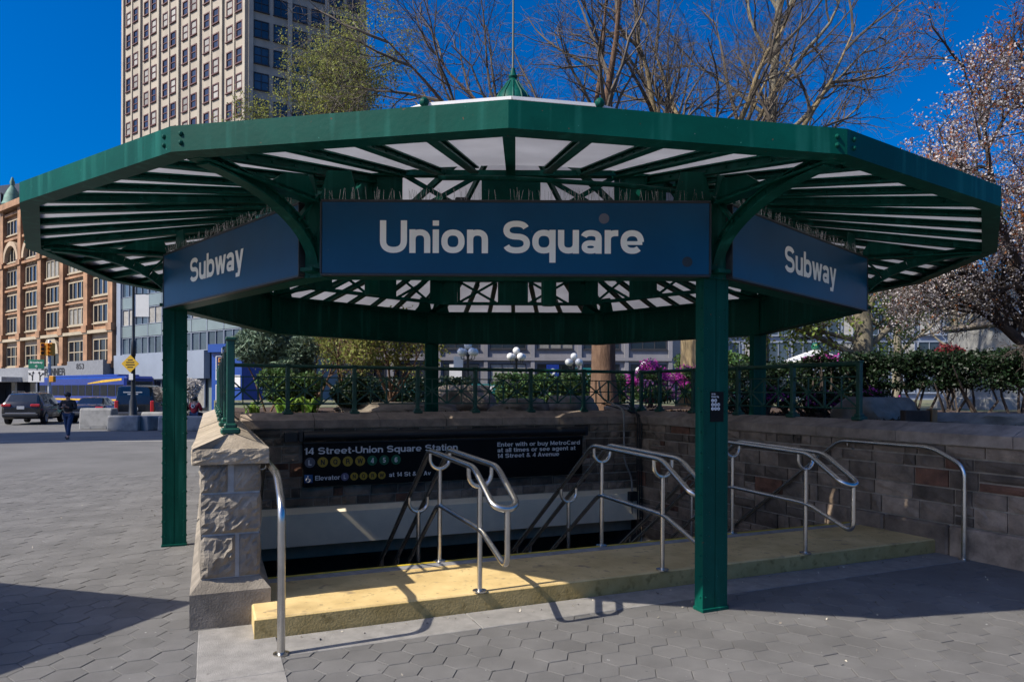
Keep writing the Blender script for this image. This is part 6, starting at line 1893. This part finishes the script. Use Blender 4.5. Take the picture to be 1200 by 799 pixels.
def blades(label, x, y, n, h, seed):
    random.seed(seed); b = MB()
    for k in range(n):
        a = random.uniform(0, 6.28); l = h * random.uniform(.7, 1.2); w_ = random.uniform(.018, .032)
        d = Vector((math.cos(a), math.sin(a), 0)); q = Vector((-d.y, d.x, 0)); p0 = Vector((x + random.gauss(0, .06), y + random.gauss(0, .06), 1.36))
        c = [p0, p0 + d * l * .2 + Vector((0, 0, l * .6)), p0 + d * l * .5 + Vector((0, 0, l * .85)), p0 + d * l * .85 + Vector((0, 0, l * .75))]
        vs = []
        for i, pt in enumerate(c): ww = w_ * (1, 1.1, .8, .1)[i]; vs += [pt - q * ww, pt + q * ww]
        b.add(vs, [(0, 1, 3, 2), (2, 3, 5, 4), (4, 5, 7, 6)])
    T = thing('bladed_plant', label, 'plant', (x, y, 1.36), 'bladed plants behind the railing')
    o = b.build('leaf_blades', M['bright_leaf'], T); o['kind'] = 'stuff'
blades('bright green bladed plant at the left end of the bed', -4.15, 2.9, 26, .34, 3)
blades('second bright bladed plant, right of the first in the bed', -3.75, 3.05, 30, .36, 4)
blades('small bladed plant nearest the left railing', -4.75, 2.85, 20, .28, 9)

def hedge(label, P0, P1, w_, z0, z1, n, m, size=.06, stems=9, extra=None, gap=0.0):
    P0, P1 = np.array(P0, float), np.array(P1, float); L = np.linalg.norm(P1 - P0)
    T = thing('hedge', label, 'hedge', tuple((P0 + P1) / 2) + (1.3,))
    dirv = (P1 - P0) / L; nv = np.array([-dirv[1], dirv[0]])
    u = rng.uniform(0, L, n * 3); q = rng.normal(0, .5, n * 3).clip(-1, 1) * w_; h_ = rng.uniform(0, 1, n * 3)
    keep = []
    for k in range(n * 3):
        p = P0 + dirv * u[k] + nv * q[k]
        top = z1 + .09 * noise.noise(Vector((p[0] * 2.1, p[1] * 2.1, 0))); bot = z0 + .16 * noise.noise(Vector((p[0] * 1.6, p[1] * 1.6, 7)))
        z = bot + (top - bot) * h_[k]
        if noise.noise(Vector((p[0] * 3.2, p[1] * 3.2, z * 3.6))) > -.14: keep.append((p[0], p[1], z))
        if len(keep) >= n: break
    pts = np.array(keep)
    b = MB()
    for i in range(stems):
        c = P0 + (P1 - P0) * (i + .5) / stems
        for q in range(4):
            e = Vector((c[0] + random.gauss(0, .3), c[1] + random.gauss(0, .2), z0 + random.uniform(.1, .6) * (z1 - z0)))
            p0 = Vector((c[0] + random.gauss(0, .05), c[1] + random.gauss(0, .05), 1.3))
            b.tube([p0, p0.lerp(e, .5) + Vector((random.gauss(0, .07), random.gauss(0, .07), 0)), e], [.03, .022, .01], 5)
    o = b.build('stem', M['bark_dark'], T, True); o['kind'] = 'stuff'
    leaves('foliage', M[m], pts, size, T, .03, 1.5, 0, 'stuff')
    if extra:
        nm, mm, cnt, sz = extra
        q = pts[rng.integers(0, len(pts), cnt)]; leaves(nm, M[mm], q + np.array([0, -.1, .04]), sz, T, .05, 1.1, 0, 'stuff')
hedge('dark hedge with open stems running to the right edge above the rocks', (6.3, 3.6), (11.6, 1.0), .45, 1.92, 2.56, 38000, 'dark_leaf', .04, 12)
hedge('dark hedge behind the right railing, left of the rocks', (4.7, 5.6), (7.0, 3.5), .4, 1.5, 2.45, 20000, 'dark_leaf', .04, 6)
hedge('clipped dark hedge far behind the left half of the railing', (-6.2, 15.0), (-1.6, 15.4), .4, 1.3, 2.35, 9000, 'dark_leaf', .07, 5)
hedge('light green shrub row behind the boulders in the middle', (-.6, 11.5), (3.2, 10.6), .5, 1.4, 2.35, 9000, 'shrub_leaf', .07, 6)
for i, (x, y, z, rx, rz_, m2, lab) in enumerate(((4.1, 11.6, 2.2, .9, .55, 'azalea', 'magenta azalea right of the brown trunk'), (5.4, 11.2, 2.15, .8, .55, 'azalea', 'second magenta azalea, nearer the furrowed trunk'), (3.9, 10.2, 1.75, .8, .4, 'pink', 'pale mauve flowering shrub under the azaleas'), (2.9, 11.8, 1.85, .5, .45, 'pink', 'mauve shrub half behind the brown trunk'))):
    shrub('azalea', lab, (x, y, z), (rx, .6, rz_), 2600, .06, 'shrub_leaf', 5, 'bark_dark', 'flowering shrubs in the bed', 'azalea', ('flowers', m2, 2600, .06))
for i, (x, y, z, lab) in enumerate(((5.55, 2.75, 1.7, 'azalea with magenta flowers behind the last railing bay'), (6.55, 2.9, 1.68, 'azalea with magenta flowers past the railing end post'), (4.9, 3.9, 1.75, 'sparse azalea behind the middle of the right railing'), (6.0, 3.9, 2.5, 'bright pink azalea top showing over the hedge'))):
    shrub('azalea', lab, (x, y, z), (.40, .32, .24 if i < 3 else .07), 1000, .035, 'dark_leaf', 5, 'bark_dark', 'azaleas at the right hedge', 'azalea', ('flowers', 'azalea', 420, .035))
shrub('red_maple', 'small dark red maple beside the stone monument', (12.6, 10.4, 2.85), (.7, .6, .5), 3600, .05, 'red_leaf', 6, 'bark_dark', None, 'shrub')
shrub('ivy_shrub', 'green shrub mass below the white building', (11.0, 30, 3.2), (3.0, 1.2, 1.3), 6000, .14, 'shrub_leaf', 4)
shrub('light_shrub', 'light green shrub on top of the hedge at the right edge', (9.9, 2.4, 2.62), (.7, .35, .16), 2200, .04, 'spring_leaf', 4)
shrub('flowering_tree', 'small white flowering street tree beside the blue shop', (-20.4, 34.6, 1.75), (.95, .9, .95), 3800, .11, 'white_flower', 5, 'bark_dark', None, 'tree', None, 1.2, 0.0)
shrub('street_planting', 'low green planting left of the blue shop', (-16.6, 36, .8), (1.6, .7, .8), 2600, .12, 'shrub_leaf', 4, 'bark_dark', None, 'plant', None, 1.4, 0.0)

# ------------------------------------------------------------------ globe lamps, tent, monument
def globe_lamp(x, y, label, z=4.35, banner=False):
    T = thing('globe_lamp', label, 'lamp post', (x, y, 1.0), 'globe lamps in the park')
    b = MB(); b.lathe((x, y, 1.0), [(.2, 0), (.16, .4), (.09, .6), (.07, z - 1.3), (.12, z - 1.2), (.06, z - 1.0)], 10); b.build('pole', M['pole_black'], T, True)
    for k in range(5):
        c = Vector((x, y, z + .38)) if k == 4 else Vector((x + .46 * math.cos(k * math.pi / 2 + .6), y + .46 * math.sin(k * math.pi / 2 + .6), z))
        b = MB(); b.tube(fillet([(x, y, z - .45), (c.x, c.y, z - .42), (c.x, c.y, c.z - .18)], .12, 4), .025, 6); a_ = b.build('lamp_arm', M['pole_black'], T, True)
        b = MB(); b.ball(c, .23, 14, 9); b.build('globe', M['globe'], a_, True)
    if banner:
        b = MB(); b.box((x - .55, y, z - .65), (.55, .03, .8), None, .005); b.build('banner', M['white'], T)
globe_lamp(-2.75, 31, 'five globe park lamp partly hidden by the back left ring beam', 4.15, True)
globe_lamp(.08, 34.2, 'five globe park lamp in the middle of the railing view', 4.05)
globe_lamp(3.85, 36, 'five globe park lamp left of the brown trunk', 3.8)
globe_lamp(8.6, 37, 'five globe park lamp above the magenta azaleas', 3.3)
globe_lamp(26.5, 30, 'five globe park lamp over the stone monument', 5.3)
tn_ = thing('market_tent', 'white market umbrella with a green knob beyond the right railing', 'umbrella', (13.0, 20.5, 1.2))
b = MB(); b.lathe((13.0, 20.5, 3.15), [(1.5, 0), (1.45, .05), (.5, .42), (.1, .55)], 8); b.build('canvas', M['white'], tn_)
b = MB(); b.ball((13.0, 20.5, 3.84), .19, 10, 7); b.build('knob', M['sign_green'], tn_, True)
b = MB(); b.tube([(13.0, 20.5, 1.2), (13.0, 20.5, 3.75)], .04, 8); b.build('pole', M['white'], tn_, True)
mo = thing('stone_monument', 'weathered grey stone monument block at the right edge above the hedge', 'monument', (18.6, 16.5, 1.2))
b = MB(); b.box((18.9, 16.5, 2.75), (4.2, 2.2, 3.0), RZ(.1), .12); b.build('block', M['barrier'], mo)
b = MB(); b.box((18.9, 16.5, 4.32), (4.4, 2.4, .2), RZ(.1), .06); b.build('cap', M['rock'], mo)
b = MB(); b.box((18.9, 16.5, 1.45), (4.8, 2.8, .5), RZ(.1), .05); b.build('plinth', M['barrier'], mo)
# assumed umbrella added outside the left edge, its corners set to shadow the pavers
vu = thing('shadow_umbrella', 'unseen square dark umbrella added beyond the left edge to shadow the pavers', 'umbrella', (-6.9, -5.35, 0))
A_, B_, C_, D_ = V3(-4.75, -4.85, 2.25), V3(-7.3, -4.15, 2.25), V3(-7.9, -5.9, 2.25), V3(-5.35, -6.6, 2.25)
top = (A_ + B_ + C_ + D_) / 4 + V3(0, 0, .55)
b = MB()
b.add([A_, B_, C_, D_, top, A_ - V3(0, 0, .12), B_ - V3(0, 0, .12), C_ - V3(0, 0, .12), D_ - V3(0, 0, .12)], [(0, 1, 4), (1, 2, 4), (2, 3, 4), (3, 0, 4), (0, 5, 6, 1), (1, 6, 7, 2), (2, 7, 8, 3), (3, 8, 5, 0)])
b.build('canvas', M['jacket_black'], vu)
c_ = Vector((top.x, top.y, 0))
b = MB(); b.tube([c_, top + V3(0, 0, .1)], .03, 8); b.build('pole', M['pole_grey'], vu, True)
b = MB(); b.lathe(c_, [(.35, 0), (.35, .08), (.1, .14)], 12); b.build('base', M['dark_metal'], vu)
